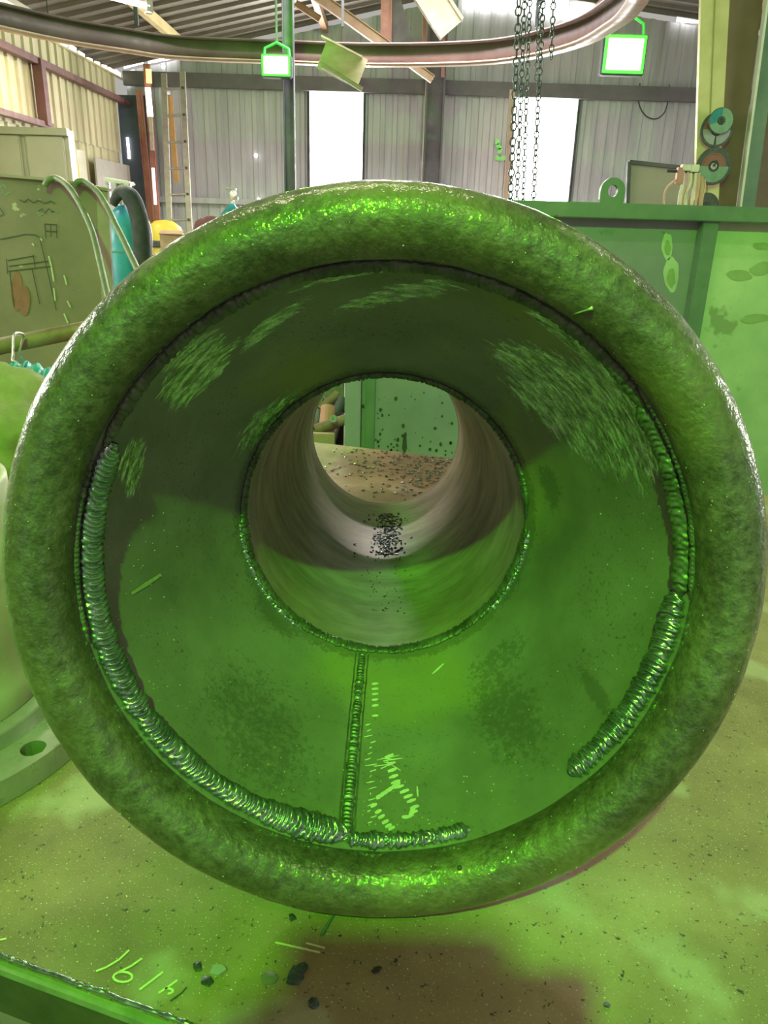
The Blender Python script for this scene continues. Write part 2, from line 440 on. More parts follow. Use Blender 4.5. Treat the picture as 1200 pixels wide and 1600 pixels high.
# right wall
wr = thing('wall_right', (XR, 5, 0), kind='structure')
for k in range(10):
    sheet('wall_sheet', (XR, YN+k*1.32+1.32, 0), (0, -1, 0), (0, 0, 1), (-1, 0, 0), 1.32, 3.78, sheet_g, wr, .22)
for k, (xx, sg, pw) in enumerate(((XL+.06, 1, 30), (XR-.06, -1, 24))):  # unseen side windows, added for the white streaks on the rim
    w = thing('window_%d' % (k+6), (xx, 2.6, 1.3), kind='structure')
    ob('pane', BX((xx, 2.6, 2.0), (.012, 1.5, 1.3), bev=0), pane, w)
    for yy in (1.83, 3.37): ob('window_frame', BX((xx, yy, 2.0), (.05, .04, 1.4)), darkst, w)
    for zz in (1.33, 2.67): ob('window_frame', BX((xx, 2.6, zz), (.05, 1.5, .04)), darkst, w)
    light('window_daylight', 'AREA', (xx+sg*.05, 2.6, 2.0), (xx+sg*3, 2.2, 1.5), pw, (1, .95, .88), 1.4, 1.2)
# roof: ribbed sheets across, purlins along
ce = thing('ceiling', (1, 4, 4.2), kind='structure')
y0 = YN
while y0 < YB-.05:
    w_ = min(1.1, YB+.03-y0)
    for xa, xb in ((XL-.3, 1.0), (1.0, XR+.3)):
        a = Vector((xa, y0, roofz(xa))); b = Vector((xb, y0, roofz(xb))); d = (b-a)
        sheet('roof_sheet', a, (0, 1, 0), d, (0, 0, -1), w_, d.length, sheet_r, ce, .28, .035)
    y0 += w_
for x in (-2.5, -.9, 2.4, 3.9):
    ob('purlin', BX((x, (YB+YN)/2, roofz(x)-.09), (.07, YB-YN-.1, .1)), colyel if x == -2.5 else truss_m, ce)
# glowing panes stand in for bright gaps where the roof meets the far gable
g4 = thing('window_4', (1.5, YB, 3.9), kind='structure')
def slitpx(a, b, wpx, Y=YB-.06, par=g4, mat=pane2):
    A, B = atY(a[0], a[1], Y), atY(b[0], b[1], Y)
    bm = bmesh.new(); beam(bm, A, B, .02, wpx*Y/1170, up=(0, 0, 1)); ob('gap_pane', bm, mat, par)
slitpx((725, 3), (820, 8), 10); slitpx((822, 9), (888, 12), 16); slitpx((890, 13), (930, 16), 15); slitpx((1058, 28), (1092, 30), 9)
slitpx((512, 24), (524, 21), 7); slitpx((537, 19), (552, 16), 8); slitpx((558, 15), (573, 12), 8); slitpx((578, 12), (592, 7), 4)
slitpx((192, 100), (222, 92), 11); slitpx((230, 90), (272, 82), 14)
slitpx((330, 63), (341, 62), 6); slitpx((355, 59), (367, 56), 7)
slitpx((200, 112), (200, 132), 10)
for p in ((255, 104), (259, 126), (259, 146), (400, 243), (666, 255), (696, 137), (404, 312)):
    c = atY(p[0], p[1], YB-.06)
    bm = bmesh.new(); lathe(bm, [(0, -.005), (.024, -.005), (.024, .005), (0, .005)], c, 8, (0, 1, 0)); ob('gap_pane', bm, pane2, g4)

# far-wall posts
def post_px(name, px, wpx, ytop, ybot, Y, mat, label, cat='post', par=None, lit=None):
    A, B = atY(px[0], ytop, Y), atY(px[1], ybot, Y)
    w = wpx*Y/1170
    t = thing(name, (B.x, Y, B.z), label, cat)
    bm = bmesh.new(); beam(bm, A, B, w, w*.15, up=(0, -1, 0)); ob('web', bm, mat, t)
    for s in (-1, 1):
        bm = bmesh.new(); beam(bm, A+Vector((s*w*.46, 0, 0)), B+Vector((s*w*.46, 0, 0)), w*.1, w*.9, up=(0, -1, 0)); ob('flange', bm, mat if s > 0 or not lit else lit, t)
    return t
def vpost(name, px, py, wpx, ztop, Y, mat, label, lit=None):
    A = atY(px, py, Y); w = wpx*Y/1170
    t = thing(name, (A.x, Y, 0), label, 'column')
    ob('web', BX((A.x, Y, ztop/2), (w*.8, w*.15, ztop)), mat, t)
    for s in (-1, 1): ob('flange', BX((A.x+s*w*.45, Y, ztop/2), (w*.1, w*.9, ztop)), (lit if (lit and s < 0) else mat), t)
    ob('base_plate', BX((A.x, Y, .01), (w*1.5, w*1.5, .02)), mat, t)
    return t
vpost('steel_column', 451, 100, 15, 3.6, 6.75, darkst, 'slim dark steel column between the left green lamp and the left window')
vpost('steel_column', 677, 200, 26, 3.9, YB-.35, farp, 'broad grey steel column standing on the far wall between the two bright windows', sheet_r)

railp = surf('rail_brown_paint', (.085, .055, .05), (.13, .09, .08), 5, .6, 0, .1)
# rolled I-beam rail curving under the roof
pts = []
for p in ((-90, 22), (0, 45), (100, 66), (190, 80), (280, 92), (450, 99), (570, 103), (700, 102), (800, 95), (900, 72), (960, 40), (985, 18), (1000, -8), (1008, -60)):
    pts.append(atZ(p[0], p[1], CAMZ+1.2))
path = smoothpts(pts, 6)
rl = thing('curved_rail', (path[40].x, path[40].y, path[40].z), 'rolled brown I-beam rail sweeping in a wide curve under the roof', 'rail')
def swept(name, sec, mat):
    P = np.zeros((len(path), len(sec), 3))
    for i, p in enumerate(path):
        t = path[min(i+1, len(path)-1)]-path[max(i-1, 0)]; s = Vector((t.y, -t.x, 0)).normalized()
        for j, (u, v) in enumerate(sec): P[i, j] = p+s*u+Vector((0, 0, v))
    return grid(name, P, mat, rl, wv=True, smooth=False)
swept('bottom_flange', [(-.06, 0), (.06, 0), (.06, .012), (-.06, .012)], surf('rail_pale_edge', (.38, .25, .18), (.48, .34, .25), 6, .5))  # bottom flange in a paler tone than the web
swept('web', [(-.005, .012), (.005, .012), (.005, .14), (-.005, .14)], railp)
swept('top_flange', [(-.06, .14), (.06, .14), (.06, .152), (-.06, .152)], railp)
for k in (20, 50):
    ob('hanger', BX((path[k].x, path[k].y, (path[k].z+.18+roofz(path[k].x))/2), (.03, .03, roofz(path[k].x)-path[k].z-.2)), darkst, rl)

# truss pieces in the gable
def member(name, a, b, w, h, Y, mat, label, cat='beam', Y2=None, floor_=False):
    A, B = atY(a[0], a[1], Y), atY(b[0], b[1], Y2 or Y)
    if floor_: B = A+(B-A)*(A.z/(A.z-B.z))
    t = thing(name, A, label, cat)
    n = Vector((0, -1, 0)); d = (B-A).normalized(); s = d.cross(n).normalized()
    for k, (o1, ww, hh) in enumerate(((-.45, .1*w, h), (0, w, h*.2), (.45, .1*w, h))):
        bm = bmesh.new(); beam(bm, A+s*o1*w, B+s*o1*w, ww if k != 1 else w*.85, hh, up=(0, -1, 0))
        ob('web' if k == 1 else 'flange', bm, mat, t)
    return t
member('roof_brace', (488, -12), (616, 80), .09, .07, 8.2, truss_m, 'long thin orange-brown brace slanting down to the right under the roof')
member('roof_brace', (640, 98), (676, 124), .07, .06, 8.2, truss_m, 'short orange brace stub below the triangular gusset')
member('truss_post', (604, -12), (603, 82), .10, .08, 8.25, pinkst, 'short pinkish vertical truss post above the curved rail')
member('truss_post', (664, -10), (662, 120), .035, .03, 9.5, pinkst, 'thin pinkish vertical rod right of the triangular gusset')
member('truss_post', (696, -30), (692, 120), .03, .03, 9.5, pinkst, 'thinnest pinkish rod hanging below the end of the olive plank')
member('roof_brace', (660, -25), (706, 46), .24, .10, 7.5, olive, 'broad olive plank-like beam cut off square at top centre')
member('roof_brace', (462, 5), (500, 30), .06, .05, 9.0, truss_m, 'short brown brace beside the slim column top')
gA = [atY(x, y, 8.3) for x, y in ((611, -5), (625, -5), (652, 82), (650, 96), (611, 78))]
bm = bmesh.new(); f = [bm.verts.new(p) for p in gA]; b_ = [bm.verts.new(p+Vector((0, .02, 0))) for p in gA]
bm.faces.new(f); bm.faces.new(b_[::-1])
for i in range(5): bm.faces.new((f[i], b_[i], b_[(i+1) % 5], f[(i+1) % 5]))
tag(ob('gusset_plate', bm, surf('dark_gusset', (.10, .08, .08), (.16, .13, .12), 5)), 'dark triangular gusset plate beside the vertical truss post', 'plate')
# stub of a channel hanging over the left window
t = thing('hanging_channel', atY(535, 100, 6.55), 'olive steel channel stub hanging above the left window', 'beam')
A, B = atY(503, 84, 6.55), atY(566, 116, 6.55)
bm = bmesh.new(); beam(bm, A, B, .012, .21, up=(0, 0, 1)); ob('web', bm, olive, t)
for s in (-1, 1):
    bm = bmesh.new(); beam(bm, A+Vector((0, -.03, s*.105)), B+Vector((0, -.03, s*.105)), .07, .012); ob('flange', bm, olive, t)
ob('hanger', BX(((A.x+B.x)/2, 6.55, (A.z+roofz(A.x))/2+.1), (.02, .02, roofz(A.x)-A.z-.15)), darkst, t)
member('roof_brace', (500, 98), (566, 140), .03, .03, 6.45, olive, 'thin olive strip slanting below the hanging channel')

# ------------------------------------------------------------------ lamps
def floodlamp(px, w, h, Y, label, power, arc=False):
    c = atY(px[0], px[1], Y)
    t = thing('green_floodlight', c, label, 'lamp', None)
    W, H = w*Y/1170, h*Y/1170
    ob('lens', BX(c, (W*.86, .024, H*.84), bev=.004), lampg, t)
    ob('lens_halo', BX(c+Vector((0, .004, 0)), (W, .02, H), bev=.004), glow('green_halo_rim', (.06, 1, .05), 1.6), t)  # glowing rim added for the green halo round the lens
    bm = bmesh.new(); box(bm, c+Vector((0, .06, 0)), (W*1.08, .09, H*1.1), None, .01); ob('housing', bm, darkst, t)
    ob('bracket', TB([c+Vector((-W*.5, .05, 0)), c+Vector((-W*.42, .06, H*.85)), c+Vector((0, .07, H*1.15)), c+Vector((W*.42, .06, H*.85)), c+Vector((W*.5, .05, 0))], .012, 8), surf('green_bracket', (.03, .25, .05), (.05, .35, .08), 9), t)
    light('floodlight_beam', 'AREA', c+Vector((0, -.03, 0)), c+Vector((0, -1, -.18)), power, GREEN, W, H)
    light('floodlight_spill', 'POINT', c+Vector((0, -.3, .28)), c+Vector((0, -1, 0)), 16, GREEN, .05)
    zt = roofz(c.x)
    ob('hanging_rod', BX((c.x, Y+.07, (zt+c.z+H*1.1)/2), (.015, .015, zt-c.z-H*1.1)), darkst, t)
floodlamp((431, 102), 38, 25, 6.5, 'small glowing green floodlight left of the slim dark column', L_FLOOD_FAR)
floodlamp((976, 85), 54, 44, 7.6, 'large glowing green floodlight right of the right window', L_FLOOD_FAR)
# the floodlight behind the photographer
c = Vector((-.40, -1.6, 3.62))
t = thing('green_floodlight', c, 'big green floodlight hung from the roof behind the photographer, outside the picture', 'lamp')
bm = BX((0, 0, 0), (.34, .1, .26), bev=.01)
dd = (Vector((0, .75, 1.05))-c).normalized(); Rq = dd.to_track_quat('Y', 'Z').to_matrix()
for v in bm.verts: v.co = Rq @ v.co + c - dd*.08
ob('housing', bm, darkst, t)
bm = BX((0, 0, 0), (.3, .01, .22), bev=0)
for v in bm.verts: v.co = Rq @ v.co + c - dd*.02
ob('lens', bm, lampg, t)
ob('hanging_rod', BX((c.x, c.y-.05, (roofz(c.x)+c.z+.1)/2), (.015, .015, roofz(c.x)-c.z-.1)), darkst, t)
light('floodlight_beam', 'AREA', c, c+dd, L_FLOOD, GREEN, .09, .07)

def fluoro(a, b, label, power, px=True, col=(1, .93, .78)):
    A, B = Vector(a), Vector(b); d = (B-A).normalized(); L_ = (B-A).length
    t = thing('fluorescent_lamp', (A+B)/2, label, 'lamp')
    ob('tube', TB([A, B], .016, 10), tubeg, t)
    bm = bmesh.new(); beam(bm, A+Vector((0, 0, .05)), B+Vector((0, 0, .05)), .07, .04); ob('housing', bm, beige, t)
    for e in (A, B):
        bm = bmesh.new(); beam(bm, e-d*.02, e+d*.02, .03, .07); ob('end_cap', bm, beige, t)
    mid = (A+B)/2
    for s in (-.3, .3):
        p = mid+d*L_*s; zt = roofz(p.x)
        ob('hanging_rod', BX((p.x, p.y, (zt+p.z+.07)/2), (.01, .01, max(.02, zt-p.z-.07))), darkst, t)
    l = light('tube_light', 'AREA', mid+Vector((0, 0, -.03)), mid+Vector((0, 0, -1)), power, col, .08, L_)
    l.rotation_euler = (0, 0, math.atan2(d.y, d.x)-PI/2)
A = atY(232, 10, 5.2)
fluoro(A, A+Vector((-.62, -.75, .0)), 'white fluorescent tube under the roof at the top left', L_TUBE)
fluoro((-1.1, 1.4, 3.25), (.3, 1.4, 3.25), 'fluorescent tube over the far end of the table, above the picture', L_SKYL, col=(1, .86, .62))
fluoro((-.6, 6.4, 3.62), (.9, 6.4, 3.62), 'added fill tube high before the far wall, unseen above the picture', L_TUBE*4.2, col=(1, .93, 1))  # added to fill the far wall with light, no tube seen there
fluoro((-.3, -.9, 3.62), (1.1, -.9, 3.62), 'added warm fill tube over the photographer, unseen behind the camera', 9, col=(1, .80, .50))  # added to warm the lower cone, no tube seen there
fluoro((1.5, 1.9, 3.3), (2.9, 1.9, 3.3), 'added fill tube before the green bin, unseen above the picture', L_TUBE*.14)  # added to put white light on the bin front
fluoro((-2.9, 7.6, 2.95), (-2.9, 6.4, 2.95), 'fluorescent tube close to the cream left wall, above the picture', L_TUBE*.5, col=(1, .88, .62))

# ================================================================== TABLE
TA = math.radians(-17.5); tu = Vector((math.cos(TA), math.sin(TA), 0)); tv = Vector((-tu.y, tu.x, 0))
n0 = tab(0, 1492); f0 = tab(487, 690)
dep = (f0-n0).dot(tv)
T0 = Vector((n0.x, n0.y, 0))
def tp(u, v, z): p = T0+tu*u+tv*v; return Vector((p.x, p.y, z))
tt = thing('welding_table', tp(.7, dep/2, 0), 'long thick steel welding table carrying the bellmouth, scattered with grit', 'table')
U0, U1 = -.95, 2.3
nu, nv = 60, 34
RZ = rotz(TA)
ctr = tp((U0+U1)/2, dep/2, TZ-.04)
ob('tabletop', BX(ctr, (U1-U0, dep, .08), RZ, bev=.0025), MATS['table'], tt)
# raised lip strip and weld along the near edge
a, b = tp(U0, .004, TZ-.012), tp((tab(306, 1590)-T0).dot(tu), .004, TZ-.012)
bm = bmesh.new(); beam(bm, a-tv*.0075, b-tv*.0075, .008, .008); ob('edge_strip', bm, surf('edge_strip_steel', (.20, .24, .14), (.40, .42, .28), 30, .5, .3, .4), tt)
P = []; n = 420
Lr = (b-a).length
for i in range(n+1):
    q = a.lerp(b, i/n); q.z = TZ-.002
    P.append(q-tv*(.003+.0015*noise.noise((i*.11, 0, 0))))
rad = [.0026+.0016*noise.noise((i*.6, 3, 0))+.0009*noise.noise((i*1.9, 7, 0)) for i in range(n+1)]
ob('edge_weld', TB(P, rad, 8), MATS['bead'], tt, smooth=True)
P = [tp((tab(306, 1590)-T0).dot(tu)+.001+i*.004, -.004, TZ-.006+.001*math.sin(i)) for i in range(16)]
ob('edge_weld', TB(P, [.0055+.0012*math.sin(i*1.7) for i in range(16)], 8), surf('bare_weld', (.5, .42, .40), (.7, .62, .6), 60, .3, .7), tt, smooth=True)
ob('edge_face', BX(tp((U0+U1)/2, -.001, TZ-.046), (U1-U0-.004, .002, .066), RZ, bev=0), surf('edge_dark_steel', (.05, .045, .03), (.12, .10, .06), 12, .7, .1, .3), tt)  # thin dark sheet added to keep the flood-lit table side dark
for u in (U0+.1, U1-.1):
    for v in (.1, dep-.1): ob('leg', BX(tp(u, v, (TZ-.08)/2), (.08, .08, TZ-.08), RZ), darkst, tt)
for v in (.1, dep-.1):
    ob('apron_beam', BX(tp((U0+U1)/2, v, TZ-.13), (U1-U0-.28, .05, .1), RZ), darkst, tt)
# chalk figures and strokes on the table
def strokes(name, lines, w, mat, parent, h=.0006, zf=None):
    for ln in lines:
        bm = bmesh.new(); P = [(zf or tab)(x, y)+Vector((0, 0, h)) for x, y in ln]; L_, R_ = [], []
        for i, p in enumerate(P):
            d = (P[min(i+1, len(P)-1)]-P[max(i-1, 0)]).normalized(); q = Vector((-d.y, d.x, 0)).normalized()*w/2
            L_.append(bm.verts.new(p-q)); R_.append(bm.verts.new(p+q))
        for i in range(len(P)-1): bm.faces.new((L_[i], R_[i], R_[i+1], L_[i+1]))
        ob(name, bm, mat, parent)
def arcpx(cx, cy, rx, ry, a0, a1, n=12): return [(cx+rx*math.cos(math.radians(a0+(a1-a0)*i/n)), cy+ry*math.sin(math.radians(a0+(a1-a0)*i/n))) for i in range(n+1)]
ychalk = surf('yellow_chalk', (.60, .58, .30), (.72, .70, .40), 200, .9)
strokes('chalk_stroke', [[(202, 1485), (186, 1500), (166, 1512), (150, 1518)], [(222, 1498), (205, 1510), (182, 1521)], arcpx(192, 1527, 15, 8, 0, 360),
        [(255, 1519), (238, 1532), (218, 1547)], [(277, 1532), (262, 1543), (248, 1552)], arcpx(262, 1549, 8, 4, -120, 90),
        [(0, 1469), (10, 1467)], [(430, 1473), (500, 1489)], [(478, 1474), (508, 1482)]], .0022, ychalk, tt)
strokes('pen_stroke', [[(292, 1543), (284, 1552), (273, 1560), (266, 1565)]], .0018, inkm, tt)

# ================================================================== BELLMOUTH
ti = math.radians(7.72); az = math.radians(-.17)
AX = Vector((math.sin(az)*math.cos(ti), math.cos(az)*math.cos(ti), -math.sin(ti)))
BXX = Vector((math.cos(az), -math.sin(az), 0)); BYY = BXX.cross(AX)
RM, RT_ = .319, .031
BC = Vector((.002, .645, TZ+RM*math.cos(ti)+RT_+.0006))
aA, aX, aY, aC = (np.array(v) for v in (AX, BXX, BYY, BC))
def bell(thv, s, r):
    thv, s, r = np.broadcast_arrays(np.asarray(thv, float), np.asarray(s, float), np.asarray(r, float))
    return aC+aA*s[..., None]+(np.cos(thv)[..., None]*aX+np.sin(thv)[..., None]*aY)*r[..., None]
S0, R0, S1, R1 = .016, .287, .276, .178
def rcone(s): return R0+(R1-R0)*(s-S0)/(S1-S0)
def hit(px, py, rf=None):
    """pixel -> (theta, s) on the inner cone"""
    rf = rf or rcone; d = ray(px, py); last = None
    for i in range(1, 4000):
        t = .3+i*.0006; p = CO+d*t-BC
        s = p.dot(AX); q = p-AX*s
        g = rf(s)-q.length if s > 0 else 1
        if s > 0 and g < 0: return math.atan2(q.dot(BYY), q.dot(BXX)), s
    return None
bt = thing('pipe_bellmouth', (BC.x, BC.y, TZ), 'huge steel bellmouth with rolled rim, welded cone and open pipe, standing on the table', 'pipe fitting')
def nz(x, y, z, sc): return noise.noise((x*sc, y*sc, z*sc))
# rolled rim
nt, npz = 900, 110
T, V = np.meshgrid(np.linspace(0, 2*PI, nt, endpoint=False), np.linspace(0, 2*PI, npz, endpoint=False), indexing='ij')
r = RM+RT_*np.cos(V); s = RT_*np.sin(V)
P = bell(T, -s, r)
Dn = P-bell(T, 0*T, RM+0*T); Dn /= np.linalg.norm(Dn, axis=-1, keepdims=True)
small_t = np.linspace(0, 2*PI, nt//3, endpoint=False)
disp = np.zeros((nt, npz))
Pf = P[::3, ::2].reshape(-1, 3)
dv = np.array([noise.noise(Vector(p)*24)*.9+noise.noise(Vector(p)*70)*.45 for p in Pf]).reshape(nt//3, npz//2)
dv = np.repeat(np.repeat(dv, 3, 0), 2, 1)
for _ in range(3):
    dv = (dv+np.roll(dv, 1, 0)+np.roll(dv, -1, 0))/3; dv = (dv+np.roll(dv, 1, 1)+np.roll(dv, -1, 1))/3
P = P+Dn*(dv[..., None]*.0009)
grid('rolled_rim', P, MATS['rim'], bt, wu=True, wv=True)
# cone shell, inner + outer skin, with a smooth wear field
PATCH = [((915, 640), (1005, 725), (955, 600), 1.0), ((860, 590), (930, 650), (885, 570), .9), ((890, 520), (935, 560), (902, 508), .95), ((960, 590), (1010, 650), (975, 580), .8),
         ((305, 580), (355, 540), (322, 602), .85), ((290, 545), (335, 510), (299, 555), .62), ((620, 458), (725, 450), (620, 472), .66), ((425, 505), (480, 470), (430, 513), .75),
         ((425, 655), (475, 620), (440, 668), .75), ((205, 735), (215, 690), (222, 742), .7), ((560, 425), (650, 418), (560, 431), .7)]
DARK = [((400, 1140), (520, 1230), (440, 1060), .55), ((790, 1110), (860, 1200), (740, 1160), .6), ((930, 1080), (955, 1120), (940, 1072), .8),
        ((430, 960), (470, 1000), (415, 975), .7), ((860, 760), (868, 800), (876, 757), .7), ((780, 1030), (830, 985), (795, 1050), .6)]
def tocs(p):
    h = hit(*p); return np.array([h[0]*.24, h[1]])
nt2, ns2 = 540, 90
T, S = np.meshgrid(np.linspace(0, 2*PI, nt2, endpoint=False), np.linspace(S0-.012, S1, ns2), indexing='ij')
def field(lst):
    F = np.zeros(T.shape)
    for c_, a_, b_, k_ in lst:
        C_, A_, B_ = tocs(c_), tocs(a_), tocs(b_)
        u_ = A_-C_; v_ = B_-C_
        Mi = np.linalg.inv(np.stack([u_, v_], 1))
        dx = (T*.24-C_[0]+PI*.24) % (2*PI*.24)-PI*.24; dy = S-C_[1]
        q = np.sqrt((Mi[0, 0]*dx+Mi[0, 1]*dy)**2+(Mi[1, 0]*dx+Mi[1, 1]*dy)**2)
        F = np.maximum(F, k_*np.clip(1.35-q*.75, 0, 1))
    return F
fw = field(PATCH); fd = field(DARK)
# ground band round the small end of the cone
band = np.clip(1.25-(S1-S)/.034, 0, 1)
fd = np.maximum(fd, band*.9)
# heat-tinted strip beside the rim weld
wearc = np.stack([fw, fd, 0*fd, 0*fd+1], -1)
grid('cone_shell', bell(T, S, rcone(S)), MATS['cone'], bt, wu=True, attrs={'wear': wearc, 'uvw': np.stack([np.cos(T)*.24, S, np.sin(T)*.24], -1)})
To, So = np.meshgrid(np.linspace(0, 2*PI, 96, endpoint=False), np.linspace(S0-.005, S1, 8), indexing='ij')
grid('cone_outer_skin', bell(To, So, rcone(So)+.009), MATS['rim'], bt, wu=True)
# pipe
L1 = 1.198
T, S = np.meshgrid(np.linspace(0, 2*PI, 240, endpoint=False), np.linspace(S1-.001, L1, 120), indexing='ij')
grid('pipe_bore', bell(T, S, R1+0*S), MATS['pipe'], bt, wu=True, attrs={'uvw': np.stack([np.cos(T)*1.5, S*1.0, np.sin(T)*1.5], -1)})
To, So = np.meshgrid(np.linspace(0, 2*PI, 120, endpoint=False), np.linspace(S1-.002, L1, 12), indexing='ij')
grid('pipe_outer_skin', bell(To, So, R1+.0085+0*So), MATS['rim'], bt, wu=True)
# cut end of the pipe, slightly uneven; backlit brightness put into its pale colour
Tq = np.linspace(0, 2*PI, 240, endpoint=False)
sec = [(L1-.011, R1-.0008), (L1+.0015, R1+.0008), (L1+.0015, R1+.008), (L1-.001, R1+.0088)]
P = np.stack([bell(Tq, ss+.0006*np.sin(Tq*31)*np.sin(Tq*7), rr) for ss, rr in sec], 1)
grid('cut_end', P, MATS['cutedge'], bt, wu=True)

def bead(name, a0, a1, sc, rc, wid, hgt, mat, step=.0012, rip=.0011, freq=900, chev=.010, rvar=None, slope=0.0, seed=0, nphi=26, jag=.15):
    """weld bead swept round the bell from angle a0 to a1 (radians)"""
    n = max(8, int(abs(a1-a0)*rc/step)); A_ = np.linspace(a0, a1, n)
    ph = np.linspace(0, 2*PI, nphi, endpoint=False)
    AA, PH = np.meshgrid(A_, ph, indexing='ij')
    w = np.ones(n); 
    wv = np.array([noise.noise((a*5+seed, seed, 0))*.35+noise.noise((a*22+seed, 4, 0))*.25+noise.noise((a*70+seed, 9, 0))*jag for a in A_])
    env = np.clip(np.minimum(np.arange(n), np.arange(n)[::-1])/ (n*.02+6), .15, 1)**.5
    if rvar is not None: env = env*np.interp(A_, rvar[0], rvar[1]) if rvar[0][0] < rvar[0][-1] else env
    arc = AA*rc
    rn_ = np.array([.75+.7*noise.noise((a*31+seed, 17, 3)) for a in A_])[:, None]
    fz = np.array([noise.noise((a*9+seed, 2, 8)) for a in A_])[:, None]
    q_ = freq*(arc+chev*np.cos(PH)**2)+9*fz
    ripple = rip*rn_*(np.sin(q_)+.35*np.sin(2*q_+1))
    k = (1+wv)[:, None]*env[:, None]
    du = np.cos(PH)*wid*k; dn = np.sin(PH)*(hgt*k+ripple*env[:, None])
    # du runs along the cone towards the pipe, dn towards the axis
    ca, sa = math.cos(slope), math.sin(slope)
    s_ = sc+du*ca-dn*sa; r_ = rc-du*sa-dn*ca
    return grid(name, bell(AA, s_, r_), mat, bt, wv=True)
def ang(px, py): return hit(px, py)[0]
def ang2(px, py):                         # angle of a pixel seen on the plane of the rim weld
    d = ray(px, py); q = CO-BC; t = (.012-q.dot(AX))/d.dot(AX); p = q+d*t-AX*.012
    return math.atan2(p.dot(BYY), p.dot(BXX))
sl = math.radians(45)
aL0, aL1 = ang2(165, 690), ang2(545, 1318)         # left run, counter-clockwise from upper left to the seam
def up(a, ref):
    while a < ref: a += 2*PI
    return a
aL1 = up(aL1, aL0)
LBL = None
b1 = bead('rim_weld', aL0, aL1, .0215, .2795, .0138, .0080, MATS['bead'], rip=.0021, freq=1050, chev=.008, step=.0008, slope=sl, seed=3,
          rvar=([aL0, aL0+.35*(aL1-aL0), aL0+.8*(aL1-aL0), aL0+.93*(aL1-aL0), aL1], [.85, .9, .8, 1.25, .9]))
b1['label'] = 'bright rippled weld bead along the left and bottom of the cone'
b2 = bead('rim_weld', aL1-.02, up(ang2(735, 1300), aL1), .018, .283, .008, .006, MATS['bead'], rip=.0016, freq=900, slope=sl, seed=8, jag=.5)
aR0, aR1 = ang2(900, 1222), up(ang2(1078, 930), ang2(900, 1222))
b3 = bead('rim_weld', aR0, aR1, .021, .2795, .0115, .0075, MATS['bead'], rip=.0022, freq=900, chev=.006, step=.0008, slope=sl, seed=12, jag=.3)
b3['label'] = 'dark ridged weld bead on the lower right'
b4 = bead('rim_weld', aR1-.01, up(ang2(995, 640), aR1), .018, .282, .0090, .0055, MATS['jbead'], rip=.0015, freq=900, slope=sl, seed=15, jag=.35)
b5 = bead('rim_weld', up(ang2(995, 640), aR1)-.02, up(ang2(165, 690), aR1)+.02, .016, .2845, .0065, .0045, MATS['jbead'], rip=.0008, freq=500, slope=sl, seed=21, jag=.4)
# thin second pass at the toe of the rim
bead('toe_weld', aR1, up(ang2(1000, 600), aR1), .006, .2885, .0035, .0035, MATS['jbead'], rip=.0012, freq=1400, slope=sl, seed=31, jag=.4)
bead('toe_weld', ang2(150, 720), up(ang2(128, 1000), ang2(150, 720)), .006, .2885, .0035, .0035, MATS['jbead'], rip=.0012, freq=1400, slope=sl, seed=33, jag=.4)
# dark crack between rim and cone on the far side
# joint between cone and pipe: low ragged bead
bead('joint_weld', 0, 2*PI-.001, S1-.004, R1+.0015, .0085, .0038, MATS['jbead'], rip=.0007, freq=420, slope=math.radians(12), seed=41, jag=.5)
for a0, a1, sd in ((ang(372, 820), ang(470, 985), 50), (ang(775, 975), ang(832, 830), 52)):
    a1 = up(a1, a0)
    if a1-a0 > PI: a1 -= 2*PI
    bead('joint_weld', a0, a1, S1-.012, R1+.0055, .0040, .0042, MATS['bead'], rip=.0014, freq=520, slope=math.radians(12), seed=sd, jag=.7)
# straight seam of the cone
h0, h1 = hit(566, 1022), hit(541, 1300)
n = 330; ph = np.linspace(0, 2*PI, 20, endpoint=False)
f = np.linspace(0, 1, n)
th_s = h0[0]+(h1[0]-h0[0])*f+np.array([noise.noise((q*14, 5, 5))*.004 for q in f]); ss = h0[1]+(h1[1]-h0[1])*f
wv = np.array([1+.35*noise.noise((q*18, 1, 1))+.3*noise.noise((q*60, 2, 1)) for q in f])*(.75+.35*f)
PHs, Fs = np.meshgrid(ph, f); 
du = np.cos(PHs)*.0062*wv[:, None]; dn = np.sin(PHs)*(.0036*wv[:, None]+.0007*np.sin(f*330+6*wv)[:, None])
rr = rcone(ss)[:, None]-dn+.0004
sb = grid('seam_weld', bell(th_s[:, None]+du/rr, ss[:, None]+0*du, rr), MATS['seam'], bt, wv=True)
sb['label'] = 'straight rough weld seam down the cone'
for sgn in (-1, 1):                         # shallow undercut ridges either side of the seam
    dn = np.sin(PHs)*.0008; du = sgn*.0082+np.cos(PHs)*.0012*wv[:, None]
    rr = rcone(ss)[:, None]-dn+.0003
    grid('seam_toe', bell(th_s[:, None]+du/rr, ss[:, None]+0*du, rr), MATS['jbead'], bt, wv=True)
